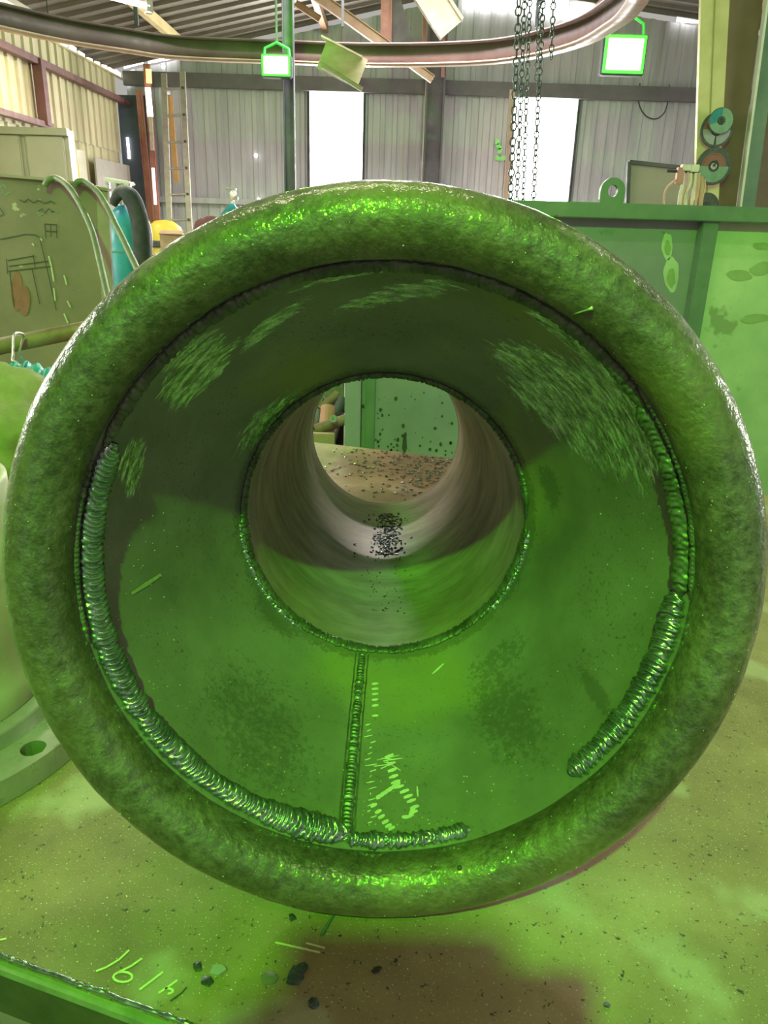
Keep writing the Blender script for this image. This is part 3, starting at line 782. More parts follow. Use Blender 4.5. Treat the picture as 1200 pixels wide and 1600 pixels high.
# chalk dashes on the cone
def cone_pt(px, py, lift=.0009):
    q = hit(px, py); return Vector(bell(q[0], q[1], rcone(q[1])-lift))
def dash(bm, x0, y0, x1, y1, wpx):
    dx, dy = x1-x0, y1-y0; L_ = math.hypot(dx, dy) or 1; nx, ny = -dy/L_*wpx/2, dx/L_*wpx/2
    ring = [(x0+nx*.6, y0+ny*.6), (x0-nx*.6, y0-ny*.6), ((x0+x1)/2-nx, (y0+y1)/2-ny), (x1-nx*.6, y1-ny*.6), (x1+nx*.6, y1+ny*.6), ((x0+x1)/2+nx, (y0+y1)/2+ny)]
    bm.faces.new([bm.verts.new(cone_pt(*q)) for q in ring])
bm = bmesh.new(); rnd = random.Random(4)
for y in (1070, 1078, 1086, 1095, 1104, 1120): dash(bm, 581, y, 591, y-1, 4)
for y in range(1135, 1290, 9): dash(bm, 574+rnd.uniform(-6, 6), y, 582+rnd.uniform(-4, 8), y-3, 2)
for i, (x, y) in enumerate(((608, 1182), (611, 1194), (613, 1204), (615, 1214), (618, 1223), (624, 1230), (632, 1237), (638, 1245), (643, 1252), (648, 1262), (646, 1270))):
    dash(bm, x-7, y+3, x+7, y-2, 5.5)
for i in range(6): dash(bm, 588+i*6, 1250-i*4, 595+i*6, 1243-i*4, 7)
for x, y in ((584, 1262), (591, 1272), (596, 1280), (602, 1288), (607, 1294), (612, 1298)): dash(bm, x-5, y, x+5, y-5, 6)
dash(bm, 648, 1262, 640, 1278, 8); dash(bm, 640, 1278, 628, 1278, 6); dash(bm, 652, 1230, 653, 1246, 3)
for i in range(9): dash(bm, 586+rnd.uniform(-3, 30), 1180+rnd.uniform(0, 30), 600+rnd.uniform(-3, 30), 1180+rnd.uniform(0, 30), 2)
ck = ob('chalk_marks', bm, chalk, bt); ck['label'] = 'white dashed chalk strokes right of the seam'
bm = bmesh.new(); dash(bm, 676, 1054, 694, 1038, 3); ob('scratch', bm, chalk, bt)
bm = bmesh.new(); dash(bm, 204, 928, 250, 898, 7); ob('scratch', bm, surf('bright_scrape', (.5, .5, .3), (.6, .6, .36), 20, .3, .5), bt)
# weld spatter, and a stud on the rim
bm = bmesh.new(); rnd = random.Random(9)
for i in range(240):
    a = rnd.uniform(PI*.95, PI*2.1); s_ = S0+abs(rnd.gauss(0, .05))+.012
    if s_ > S1-.01: continue
    p = Vector(bell(a, s_, rcone(s_)-.0002)); bmesh.ops.create_icosphere(bm, subdivisions=1, radius=rnd.uniform(.0003, .0009), matrix=Matrix.Translation(p))
for i in range(160):
    a = rnd.uniform(0, 2*PI); v = rnd.uniform(.2*PI, .95*PI)
    p = Vector(bell(a, -RT_*math.sin(v), RM+RT_*math.cos(v))); bmesh.ops.create_icosphere(bm, subdivisions=1, radius=rnd.uniform(.0003, .0009), matrix=Matrix.Translation(p))
tag(ob('weld_spatter', bm, MATS['cutedge'], bt), kind='stuff')
def rim_pt(px, py, lift=0):
    d = ray(px, py).normalized()
    t = .3
    for i in range(300):
        p = CO+d*t-BC; s_ = p.dot(AX); q = (p-AX*s_).length
        g = math.hypot(q-RM, s_)-RT_-lift
        if g < 1e-5: break
        t += g
    return CO+d*t
bm = TB([rim_pt(893, 492, .0003), rim_pt(905, 488, .0012), rim_pt(918, 484, .002), rim_pt(926, 481, .003)], [.0004, .0007, .0008, .0018], 8); ob('spatter_spike', bm, MATS['cutedge'], bt, smooth=True)
bm = bmesh.new(); bmesh.ops.create_icosphere(bm, subdivisions=2, radius=.0026, matrix=Matrix.Translation(rim_pt(718, 1356, .0005))); ob('spatter_ball', bm, slag, bt)

# loose scale lying in the pipe
def flake(bm, c, r, n_, rnd, thick=.0012):
    k = rnd.randint(5, 7); a0 = rnd.uniform(0, 6)
    tilt = Matrix.Rotation(rnd.uniform(-.5, .5), 3, Vector((rnd.uniform(-1, 1), rnd.uniform(-1, 1), .01)).normalized())
    x, y, z = frame_of(n_)
    top, bot = [], []
    for i in range(k):
        a = a0+i*2*PI/k; q = r*rnd.uniform(.6, 1.15)
        v = tilt @ (x*math.cos(a)*q+y*math.sin(a)*q)
        top.append(bm.verts.new(c+v+z*(thick+r*.15))); bot.append(bm.verts.new(c+v*.95+z*.0001))
    cc = bm.verts.new(c+z*(thick+r*rnd.uniform(.1, .4)))
    for i in range(k):
        bm.faces.new((top[i], top[(i+1) % k], cc)); bm.faces.new((bot[i], bot[(i+1) % k], top[(i+1) % k], top[i]))
    bm.faces.new(bot[::-1])
rnd = random.Random(5); bm = bmesh.new()
def pipehit(px, py): return hit(px, py, lambda s: R1 if s > S1 else rcone(s))
for i in range(430):
    px = rnd.gauss(606, 11 if i < 340 else 24); py = rnd.uniform(803, 868) if i < 370 else rnd.uniform(860, 960)
    q = pipehit(px, py)
    if not q: continue
    p = Vector(bell(q[0], q[1], R1-.0006)); n_ = -(Vector(bell(q[0], q[1], 1))-Vector(bell(q[0], q[1], 0)))
    flake(bm, p, rnd.uniform(.001, .0046)*(1 if i < 370 else .4), n_, rnd)
t = ob('scale_flakes', bm, slag); tag(t, 'dark glittering scale flakes lying in the bottom of the pipe bore', 'debris', kind='stuff')

# ================================================================== DEBRIS ON THE TABLE
for k, (x, y, r, m_, lb) in enumerate(((308, 1511, 9, slag, 'dark slag flake left of the pale one near the front table edge'), (342, 1517, 12, lab_p, 'pale angular slag flake near the front table edge'),
        (325, 1535, 14, slag, 'flat grey-green slag flake lying just below the pale one'), (420, 1529, 13, flangem, 'thin light flake between the front edge flakes and the two-piece clump'),
        (463, 1530, 15, slag, 'largest glossy slag clump at the front of the table'), (489, 1571, 9, slag, 'small dark slag flake nearest the bottom of the picture'),
        (588, 1517, 9, slag, 'brown-black flake in the photographer shadow'), (457, 1436, 6, slag, 'small black chip left of the wire offcut'),
        (948, 1572, 5, slag, 'bluish chip alone at the lower right'), (618, 1502, 3, slag, 'tiny chip above the brown-black flake'))):
    bm = bmesh.new(); rn = random.Random(30+k); c = tab(x, y); rr = r*(c-CO).length/1250
    flake(bm, c, rr, (0, 0, 1), rn, .0015)
    if k == 4: flake(bm, c+Vector((.004, .008, .001)), rr*.7, (0, .3, 1), rn, .002)
    tag(ob('slag_flake', bm, m_), lb, 'debris', 'slag flakes on the table')
A = tab(518, 1434, .004); B = tab(502, 1461, .002)
tag(ob('wire_offcut', TB([B, A, A+(A-B)*.4], [.0018, .0013, .001], 8), surf('green_wire', (.05, .12, .06), (.08, .16, .09), 20)), 'short dark wire offcut poking out under the rim', 'wire')
rnd = random.Random(11); bm = bmesh.new()
for i in range(2600):
    u = rnd.uniform(-.3, 1.3); v = rnd.uniform(.01, dep-.02)
    if i < 1500: v = rnd.uniform(.005, .5)
    p = tp(u, v, TZ)
    q = rnd.random()**3
    flake(bm, p, .0003+.0013*q, (0, 0, 1), rnd, .0003)
tag(ob('table_grit', bm, surf('grit', (.05, .05, .05), (.5, .48, .40), 300, .5, .2, 0)), 'fine dark and pale grit scattered over the table top', 'debris', kind='stuff')
bm = bmesh.new()
for i in range(2800):                     # heavy slag crumbs at the far end of the table, seen through the pipe
    u = rnd.gauss(.30, .24); v = dep-abs(rnd.gauss(.12, .14))-.02
    flake(bm, tp(u, v, TZ), rnd.uniform(.002, .0075), (0, 0, 1), rnd, .002)
tag(ob('slag_crumbs', bm, surf('pale_slag', (.05, .05, .045), (.62, .56, .46), 70, .2, .6)), 'heap of glinting slag crumbs at the far end of the table', 'debris', kind='stuff')

# ================================================================== FLANGE, lower left
FZ = .034
p1, p2 = atZ(0, 1222, TZ+FZ), atZ(97, 1160, TZ+FZ)
Rf = .262; mid = (p1+p2)/2; dv_ = p2-p1; hlen = dv_.length/2
nrm_ = Vector((-dv_.y, dv_.x, 0)).normalized()
if nrm_.x > 0: nrm_ = -nrm_
fc = mid+nrm_*math.sqrt(Rf**2-hlen**2); fc.z = TZ
t = thing('pipe_flange', fc, 'heavy machined flange with bolt holes and neck lying flat left of the bellmouth', 'flange')
hole = atZ(52, 1169, TZ+FZ); hr = (hole-fc); hr.z = 0; hrad = hr.length; ha = math.atan2(hr.y, hr.x)
nb = 12; rb = .0155
bm = bmesh.new()
# plate with real bolt holes: sector cells around each hole
segs = 16
def ring_cell(bm, z, flip):
    for k in range(nb):
        a0 = ha+(k-.5)*2*PI/nb; a1 = a0+2*PI/nb; ac = ha+k*2*PI/nb
        cx, cy = hrad*math.cos(ac), hrad*math.sin(ac)
        m_ = 6
        outer = []
        Ri, Ro = hrad-.03, Rf
        for i in range(m_): outer.append((Ro, a0+(a1-a0)*i/m_))
        for i in range(3): outer.append((Ro+(Ri-Ro)*i/3, a1))
        for i in range(m_): outer.append((Ri, a1+(a0-a1)*i/m_))
        for i in range(3): outer.append((Ri+(Ro-Ri)*i/3, a0))
        O = [bm.verts.new((fc.x+r_*math.cos(a), fc.y+r_*math.sin(a), z)) for r_, a in outer]
        N_ = len(O); I = []
        for v in O:
            d_ = Vector((v.co.x-fc.x-cx, v.co.y-fc.y-cy, 0)).normalized()
            I.append(bm.verts.new((fc.x+cx+d_.x*rb, fc.y+cy+d_.y*rb, z)))
        for i in range(N_): bm.faces.new((O[i], O[(i+1) % N_], I[(i+1) % N_], I[i]))
        if flip: 
            D = [bm.verts.new((v.co.x, v.co.y, z-FZ+.001)) for v in I]
            for i in range(N_): bm.faces.new((I[i], I[(i+1) % N_], D[(i+1) % N_], D[i]))
ring_cell(bm, TZ+FZ, True)
lathe(bm, [(Rf, FZ), (Rf, .001), (Rf-.001, 0), (.17, 0)], (fc.x, fc.y, TZ), 96)
ob('flange_plate', bm, flangem, t)
Ri = hrad-.03
bm = bmesh.new(); lathe(bm, [(Ri+.001, FZ-.002), (Ri, FZ), (Ri-.004, FZ+.018), (Ri-.006, FZ+.020), (Ri-.03, FZ+.021), (Ri-.034, FZ+.019)], (fc.x, fc.y, TZ), 96); ob('raised_step', bm, flangem, t, smooth=False)
nr = Ri-.036
bm = bmesh.new(); lathe(bm, [(Ri-.033, FZ+.012), (nr+.012, FZ+.022), (nr, FZ+.045), (nr-.006, FZ+.09), (nr-.01, .34), (nr-.02, .345), (nr-.02, .01)], (fc.x, fc.y, TZ), 96); ob('neck', bm, surf('neck_steel', (.42, .37, .26), (.60, .54, .40), 10, .5, .2, .2), t, smooth=True)

# ================================================================== GREEN BIN (right and behind)
BYF = 2.86                                # front face
bx0 = atY(543, 650, BYF).x; bx1 = 2.6
btop = atY(1040, 320, BYF).z; rimh = .05
bn = thing('steel_bin', ((bx0+bx1)/2, BYF+.55, 0), 'tall green painted steel bin with flat rim and stiffener bars behind the table', 'bin')
bars = [bx0, atY(1108, 345, BYF).x, 2.0]
bars_w = .055
for k, (xa, xb) in enumerate(zip(bars, bars[1:]+[bx1])):
    ob('front_panel', BX(((xa+xb)/2, BYF+.03, btop/2), (xb-xa-.004, .01, btop-.04)), bintm if k == 0 else bintm2, bn)
for k, x in enumerate(bars+[bx1]):
    ob('stiffener_bar', BX((x+(.02 if k == 0 else 0), BYF, btop/2), (bars_w if k else .06, .05, btop-.03)), binrim if k else bintm, bn)
ob('corner_flange', BX((bx0+.085, BYF+.012, btop/2), (.035, .03, btop-.06)), binrim, bn)
for sx, sy, wx, wy in (((bx0+bx1)/2, BYF-.005, bx1-bx0+.04, .07), ((bx0+bx1)/2, BYF+1.1, bx1-bx0+.04, .07), (bx0, BYF+.55, .07, 1.1), (bx1, BYF+.55, .07, 1.1)):
    ob('top_rim', BX((sx, sy, btop-rimh/2), (wx, wy, rimh)), binrim, bn)
ob('side_panel', BX((bx0, BYF+.57, btop/2), (.01, 1.08, btop-.05)), bintm, bn)
ob('side_panel', BX((bx1, BYF+.57, btop/2), (.01, 1.08, btop-.05)), bintm, bn)
ob('back_panel', BX(((bx0+bx1)/2, BYF+1.1, btop/2), (bx1-bx0, .01, btop-.05)), bintm, bn)
ob('bottom_panel', BX(((bx0+bx1)/2, BYF+.57, .08), (bx1-bx0, 1.06, .01)), bintm, bn)
# lifting lug with an eye
lc = atY(954, 318, BYF); lw = .042; lt = atY(954, 276, BYF).z-btop
bm = bmesh.new(); ring_o, ring_i = [], []
hz = btop+lt-.045; hrr = .017
for k in range(32):
    a = -PI/2+k*2*PI/32; ca, sa = math.cos(a), math.sin(a)
    if sa >= 0: ox, oz = lw*ca, hz+lw*sa*1.0
    else:
        q = lw/max(abs(ca), 1e-6); zz = sa*q
        if zz < -(hz-btop): ox, oz = ca/abs(sa)*(hz-btop), btop
        else: ox, oz = math.copysign(lw, ca), hz+zz
    ring_o.append((lc.x+ox, oz)); ring_i.append((lc.x+hrr*ca, hz+hrr*1.15*sa))
V4 = [[bm.verts.new((x, yy, z)) for x, z in R_] for R_ in (ring_o, ring_i) for yy in (BYF-.012, BYF+.012)]
of, obk, if_, ib = V4
for k in range(32):
    j = (k+1) % 32
    bm.faces.new((of[k], of[j], if_[j], if_[k])); bm.faces.new((obk[j], obk[k], ib[k], ib[j]))
    bm.faces.new((of[j], of[k], obk[k], obk[j])); bm.faces.new((if_[k], if_[j], ib[j], ib[k]))
lg = ob('lifting_lug', bm, binrim, bn); lg['label'] = 'rounded lifting lug with an eye'
# pale sanded streaks on the panels (flat wear, thin raised paint film)
def blotch(name, cx, cy, rx, ry, Y, mat, parent, sd=0, ang_=0):
    bm = bmesh.new(); rn = random.Random(sd); vs = []
    for k in range(28):
        a = k*2*PI/28; q = 1+.25*noise.noise((math.cos(a)*1.5+sd, math.sin(a)*1.5, sd))
        x, y = rx*q*math.cos(a), ry*q*math.sin(a)
        vs.append(bm.verts.new(atY(cx+x*math.cos(ang_)-y*math.sin(ang_), cy+x*math.sin(ang_)+y*math.cos(ang_), Y)))
    bm.faces.new(vs); return ob(name, bm, mat, parent)
pale = surf('primer_patch', (.40, .46, .32), (.54, .58, .42), 9, .6)
brownp = surf('rust_bloom', (.26, .31, .15), (.36, .42, .21), 14, .7)
for i, (cx, cy, rx, ry) in enumerate(((1043, 385, 9, 20), (1049, 428, 12, 26))):
    blotch('primer_patch', cx, cy, rx, ry, BYF+.0235, pale, bn, i)
    blotch('rust_bloom', cx, cy+(2 if i == 0 else 6), rx*.55, ry*.55, BYF+.0225, brownp, bn, i+5)
for i, (cx, cy, rx, ry, an) in enumerate(((1155, 430, 20, 8, .1), (1190, 420, 18, 10, -.3), (1180, 498, 24, 7, -.1), (1192, 385, 16, 6, .1))):
    blotch('rust_bloom', cx, cy, rx, ry, BYF+.0235, brownp, bn, i+20, an)
# black paint spots low on the panel seen through the pipe
bm = bmesh.new(); rnd = random.Random(2)
for i in range(70):
    x, y = rnd.uniform(560, 712), rnd.triangular(600, 715, 700); q = rnd.uniform(.4, 1)**2*3.2
    c = atY(x, y, BYF+.0235)
    vs = [bm.verts.new(c+Vector((math.cos(k*PI/4)*q*.0022*rnd.uniform(.7, 1.3), 0, math.sin(k*PI/4)*q*.0028*rnd.uniform(.7, 1.3)))) for k in range(8)]
    bm.faces.new(vs)
vs = [bm.verts.new(atY(x, y, BYF+.0235)) for x, y in ((630, 682), (635, 680), (636, 700), (632, 712), (628, 700))]; bm.faces.new(vs)
tag(ob('paint_spots', bm, inkm, bn), kind='stuff')
# faint chalk letters left on the bin
strokes_y = lambda x, y: atY(x, y, BYF+.0225)
bm = bmesh.new()
for ln in ([(937, 360), (940, 366), (943, 359)], [(947, 366), (947, 359), (951, 363), (952, 358)], [(960, 359), (955, 361), (958, 365), (954, 366)]):
    P = [strokes_y(*q) for q in ln]
    for A, B in zip(P, P[1:]): beam(bm, A, B, .002, .0008, up=(0, -1, 0))
ob('chalk_stroke', bm, lab_g, bn)

# ================================================================== RIGHT COLUMN, DISCS, CABLES
CY = 4.5
xa, xb = atY(1084, 250, CY).x, atY(1128, 200, CY).x
cx_ = (xa+xb)/2
t = thing('steel_column', (cx_+.1, CY, 0), 'thick column with yellow lit face and red-brown web at the right edge', 'column')
bm = bmesh.new()
zt = roofz(cx_)
# the pale flange leans slightly like the photographed one
A = atY(1085, 310, CY); w0 = atY(1108, 310, CY).x-A.x; Bq = atY(1095, -20, CY); w1 = atY(1148, -20, CY).x-Bq.x
def slab(x0, x1, z0, x2, x3, z1, y0, y1):
    bm = bmesh.new()
    v = [bm.verts.new(p) for p in ((x0, y0, z0), (x1, y0, z0), (x3, y0, z1), (x2, y0, z1), (x0, y1, z0), (x1, y1, z0), (x3, y1, z1), (x2, y1, z1))]
    for q in ((0, 1, 2, 3), (5, 4, 7, 6), (1, 5, 6, 2), (4, 0, 3, 7), (3, 2, 6, 7), (4, 5, 1, 0)): bm.faces.new([v[i] for i in q])
    return bm
xs = A.x-(Bq.x-A.x)*(A.z)/(Bq.z-A.z); ws = .085
xt = A.x+(Bq.x-A.x)*(zt-A.z)/(Bq.z-A.z)
ob('pale_flange', slab(xs, xs+.10, 0, xt, xt+(w1*1.0), zt, CY-.01, CY+.02), colyel, t)
ob('flange_lip', slab(xs+.05, xs+.055, 0, xt+w1*.45, xt+w1*.45+.006, zt, CY-.013, CY-.009), surf('column_lip', (.30, .24, .10), (.36, .30, .14), 6), t)
e0, e1 = atY(1154, 318, CY-.02), atY(1188, 60, CY-.02)
eb = e0.x-(e1.x-e0.x)/(e1.z-e0.z)*e0.z; et = e0.x+(e1.x-e0.x)/(e1.z-e0.z)*(zt-e0.z)
ob('web', slab(xs+.09, eb+.004, 0, xt+w1-.01, et+.004, zt, CY+.02, CY+.05), surf('web_red_brown', (.17, .085, .06), (.25, .15, .11), 2.5, .6, 0, .1), t)
ob('lit_edge', slab(eb, eb+.012, 0, et, et+.012, zt, CY-.04, CY), surf('lit_edge_pale', (.62, .56, .48), (.74, .68, .6), 8), t)  # light on the flange edge, put in as a pale strip
ob('far_flange', slab(eb+.012, eb+.085, 0, et+.012, et+.085, zt, CY-.03, CY+.0), binrim, t)
p_ = thing('wooden_board', atY(1185, 300, CY+.3), 'dark brown board beyond the right column', 'board')
q0, q1 = atY(1150, 330, CY+.3), atY(1320, 60, CY+.3)
ob('board', BX(((q0.x+q1.x)/2, CY+.3, q1.z/2), (q1.x-q0.x, .02, q1.z)), surf('dark_brown_board', (.11, .07, .05), (.17, .11, .08), 4, .8), p_)
ob('board_edge', BX(((q0.x+q1.x)/2, CY+.28, q1.z), (q1.x-q0.x, .04, .04)), binrim, p_)
w5 = thing('window_5', atY(1197, 142, CY+.24), kind='structure')
pc = atY(1200, 142, CY+.27); ob('pane', BX(pc, (.05, .01, .11)), pane2, w5)

def disc(c, r, labels, tl, tilt=(0, 0), needle=None):
    t = thing('grinding_disc', c, tl, 'grinding disc', 'grinding discs hung on the right column', rot=(tilt[0], 0, tilt[1]))
    bm = bmesh.new(); lathe(bm, [(.012, -.002), (r*.95, -.002), (r, 0), (r, .006), (r*.95, .009), (.35*r, .006), (.012, .006)], (0, 0, 0), 40, (0, -1, 0), closed=True)
    ob('abrasive', bm, discm, t, local=True)
    for (r0, r1, a0, a1, m_) in labels:
        bm = bmesh.new(); n_ = 24
        A_ = [bm.verts.new((r0*r*math.cos(math.radians(a0+(a1-a0)*i/n_)), -.0095, r0*r*math.sin(math.radians(a0+(a1-a0)*i/n_)))) for i in range(n_+1)]
        B_ = [bm.verts.new((r1*r*math.cos(math.radians(a0+(a1-a0)*i/n_)), -.0105, r1*r*math.sin(math.radians(a0+(a1-a0)*i/n_)))) for i in range(n_+1)]
        for i in range(n_): bm.faces.new((A_[i], A_[i+1], B_[i+1], B_[i]))
        ob('label_print', bm, m_, t, local=True)
    bm = bmesh.new(); lathe(bm, [(0, -.006), (.016, -.006), (.016, .011), (.010, .011), (.009, .004), (0, .004)], (0, 0, 0), 16, (0, -1, 0)); ob('hub_ring', bm, chrome if needle else discm, t, local=True)
    if needle:
        bm = BX((.006, -.013, .014), (.006, .004, .03), Matrix.Rotation(.35, 3, 'Y'), 0); ob('hanging_nail', bm, blackr, t, local=True)
kk = CY/1150
disc(atY(1119, 203, CY-.05), 21.5*kk, [(.35, .85, 0, 180, lab_r), (.35, .85, 180, 265, lab_p), (.35, .85, 275, 360, lab_p)], 'grinding disc with grey label, hung lower of the overlapping pair')
disc(atY(1126, 189, CY-.08), 16*kk, [(.32, .95, -120, 90, lab_g), (.32, .95, 90, 200, lab_t), (.32, .95, 200, 240, lab_g)], 'small green and teal disc overlapping the grey one, highest on the column')
disc(atY(1114, 260, CY-.06), 23.5*kk, [(.62, .88, 10, 170, discm), (.3, .6, 0, 180, lab_r), (.3, .85, 180, 360, lab_g), (.62, .7, 0, 180, lab_r)], 'grinding disc with green half label and nail, middle of the column', needle=True)
disc(atY(1102, 323, CY-.06), 18*kk, [(.3, .85, 0, 360, discm)], 'plain dark disc half hidden behind the bin rim')
# grey leaning panel
q = [atY(x, y, 4.9) for x, y in ((982, 253), (1064, 262), (1070, 345), (978, 345))]
t = thing('grey_sign_panel', q[3], 'flat grey panel with dark frame leaning behind the bin beside the lug', 'panel')
bm = bmesh.new(); f = [bm.verts.new(p) for p in q]; b_ = [bm.verts.new(p+Vector((0, .03, 0))) for p in q]
bm.faces.new(f); bm.faces.new(b_[::-1])
for i in range(4): bm.faces.new((f[i], b_[i], b_[(i+1) % 4], f[(i+1) % 4]))
ob('panel_face', bm, surf('warm_grey_paint', (.26, .22, .19), (.32, .28, .24), 3), t)
for i, j in ((0, 1), (0, 3)):
    bm = bmesh.new(); beam(bm, q[i]-Vector((0, .01, 0)), q[j]-Vector((0, .01, 0)), .02, .03, up=(0, -1, 0)); ob('panel_frame', bm, darkst, t)
ob('leg', BX(((q[2].x+q[3].x)/2, 4.93, q[2].z/2), (.3, .04, q[2].z)), darkst, t)
# cables hanging from a hook bar beside the column
cbY = 4.35
t = thing('cable_bundle', atY(1080, 262, cbY), 'bundle of cream and pink cables hanging from a black bar beside the column', 'cables')
ob('hook_bar', TB([atY(1042, 267, cbY), atY(1088, 269, cbY), atY(1092, 269, CY)], .007, 8), blackr, t)
ob('strap', BX(atY(1072, 262, cbY), (.05, .04, .03)), cream, t); ob('strap', BX(atY(1084, 263, cbY), (.045, .04, .035)), cream, t)
ob('plug', BX(atY(1062, 275, cbY), (.035, .035, .08)), pinkst, t)
cabs = [((1062, 278), (1045, 290), (1038, 305), (1038, 330), pinkc, .006), ((1068, 268), (1066, 290), (1062, 308), (1060, 332), cream, .009), ((1075, 268), (1073, 290), (1067, 308), (1066, 332), pinkc, .007),
        ((1079, 270), (1078, 285), (1072, 305), (1070, 332), cream, .010), ((1084, 268), (1084, 285), (1078, 310), (1074, 332), copper, .008), ((1088, 270), (1086, 290), (1082, 305), (1080, 332), cream, .009),
        ((1092, 270), (1092, 288), (1090, 305), (1084, 332), pinkc, .008), ((1096, 275), (1097, 290), (1095, 305), (1092, 332), copper, .010), ((1100, 280), (1101, 292), (1098, 305), (1094, 332), pinkc, .007)]
for a_, b_, c_, d_, m_, r_ in cabs:
    ob('cable', TB(smoothpts([atY(p[0], p[1], cbY-.01+.02*random.random()) for p in (a_, b_, c_, d_)], 4), r_, 8), m_, t, smooth=True)
# wire loop hanging on the far wall
tag(ob('wire_loop', TB(smoothpts([atY(x, y, YB-.12) for x, y in ((1000, 130), (998, 160), (1008, 180), (1024, 186), (1038, 176), (1044, 155), (1046, 132))], 5), .008, 6), darkst), 'thin dark wire loop hanging on the far wall right of the window', 'wire')
# neon paint strokes beside the right window
bm = bmesh.new()
for ln in ([(778, 218), (776, 226), (783, 232), (779, 240)], [(774, 246), (782, 249), (790, 246)]):
    P = [atY(x, y, YB-.05) for x, y in ln]
    for A, B in zip(P, P[1:]): beam(bm, A, B, .05, .006, up=(0, -1, 0))
tag(ob('paint_mark', bm, neon), 'bright green painted squiggle left of the right window', 'mark')
member('wooden_batten', (801, 140), (789, 330), .06, .05, 10.2, surf('pink_timber', (.60, .40, .32), (.70, .50, .42), 6), 'thin pinkish batten standing along the left side of the right window', 'post', floor_=True)

# ================================================================== CHAINS
def chain(pxa, pxb, Y, lab, ln=.036):
    A, B = atY(pxa[0], pxa[1], Y), atY(pxb[0], pxb[1], Y)
    bm = bmesh.new(); d = (B-A).normalized(); L_ = (B-A).length; n_ = int(L_/(ln*.74))
    s1 = d.cross(Vector((0, 1, 0))).normalized(); s2 = d.cross(s1)
    for i in range(n_):
        c = A+d*(i+.5)*L_/n_; s = s1 if i % 2 else s2
        q = Matrix.Rotation(.5+.3*math.sin(i*1.3), 3, d) @ s
        P = [c+d*(ln*.5*math.cos(k*PI/4))*.95+q*(ln*.32*math.sin(k*PI/4)) for k in range(8)]
        tube(bm, P, ln*.095, 5, closed=True)
    o = ob('hoist_chain', bm, chainm, smooth=True); tag(o, lab, 'chain')
chain((812, -30), (796, 345), 4.6, 'leftmost hoist chain, hanging along the left edge of the right window', .05)
chain((821, -30), (806, 345), 4.7, 'second hoist chain from the left, close to the leftmost', .042)
chain((829, -30), (816, 345), 4.75, 'third hoist chain, in the middle of the right window left half', .038)
chain((850, -30), (832, 345), 4.8, 'fourth hoist chain, the first of the separate right-hand pair', .042)
chain((866, -30), (861, 92), 4.9, 'shortest hoist chain, ending at the curved rail', .042)
chain((845, -30), (838, 125), 4.9, 'short hoist chain ending just above the right window', .038)

# ================================================================== LEFT SIDE THINGS
SY = 3.1
q = [atY(x, y, SY) for x, y in ((-60, 268), (60, 279), (120, 285), (168, 296), (176, 470), (178, 620), (-60, 640))]
t = thing('steel_screen', (q[4].x-.5, SY, 0), 'green-brown steel screen with marker sketches standing left of the bellmouth', 'screen')
def plate(name, q, th_, mat, par):
    bm = bmesh.new(); f = [bm.verts.new(p) for p in q]; b_ = [bm.verts.new(Vector(p)+Vector((0, th_, 0))) for p in q]
    bm.faces.new(f); bm.faces.new(b_[::-1]); n_ = len(q)
    for i in range(n_): bm.faces.new((f[i], b_[i], b_[(i+1) % n_], f[(i+1) % n_]))
    return ob(name, bm, mat, par)
plate('screen_plate', q, .02, screenm, t)
plate('screen_edge', [atY(x, y, SY-.012) for x, y in ((150, 292), (168, 296), (177, 470), (178, 620), (160, 620), (159, 470))], .014, screenr, t)
plate('top_strip', [atY(x, y, SY-.02) for x, y in ((-60, 266), (60, 277), (120, 284), (168, 294), (168, 299), (120, 288), (60, 281), (-60, 271))], .04, screenr, t)
for x in (q[0].x+.1, q[3].x-.05):
    ob('leg', BX((x, SY+.05, .45), (.05, .05, .9)), darkst, t)
def marks(name, lines, w, mat, par, Y):
    for ln in lines:
        P = [atY(x, y, Y) for x, y in ln]; bm = bmesh.new(); L_, R_ = [], []
        for i, p in enumerate(P):
            d = (P[min(i+1, len(P)-1)]-P[max(i-1, 0)]).normalized(); q = Vector((-d.z, 0, d.x)).normalized()*w/2
            L_.append(bm.verts.new(p-q)); R_.append(bm.verts.new(p+q))
        for i in range(len(P)-1): bm.faces.new((L_[i], R_[i], R_[i+1], L_[i+1]))
        ob(name, bm, mat, par)
marks('marker_line', [[(0, 374), (20, 370), (40, 366), (55, 367), (62, 372), (70, 405), (78, 440), (88, 485)], [(12, 407), (52, 400)], [(14, 416), (75, 408)], [(12, 424), (80, 416)], [(10, 404), (12, 428)], [(52, 398), (55, 420)],
      [(15, 425), (22, 480)], [(50, 420), (62, 475)], [(70, 350), (72, 372)], [(88, 350), (89, 372)], [(70, 350), (88, 351)], [(71, 361), (89, 362)], [(79, 350), (80, 370)], [(0, 325), (6, 335), (0, 338)],
      [(30, 312), (38, 316), (44, 311), (52, 317), (60, 313), (70, 318), (80, 314), (86, 319)], [(60, 330), (66, 326), (70, 333), (76, 326), (84, 332)]], .0035, inkm, t, SY-.003)
marks('chalk_stroke', [[(0, 292), (6, 288), (9, 294)], [(0, 305), (4, 299), (8, 305), (14, 301)], [(58, 334), (64, 330), (60, 337), (68, 333)], [(76, 332), (80, 328), (86, 334), (92, 330)], [(146, 354), (149, 350), (150, 357), (146, 354)], [(153, 351), (153, 358)]], .003, lab_g, t, SY-.003)
marks('chalk_dribble', [[(76, 400), (80, 416), (84, 440)], [(100, 430), (104, 445)], [(62, 372), (66, 376)], [(50, 380), (53, 384)], [(84, 450), (86, 470)], [(100, 490), (106, 505)], [(105, 470), (110, 480)]], .006, surf('pale_dribble', (.42, .42, .28), (.55, .55, .38), 60), t, SY-.003)
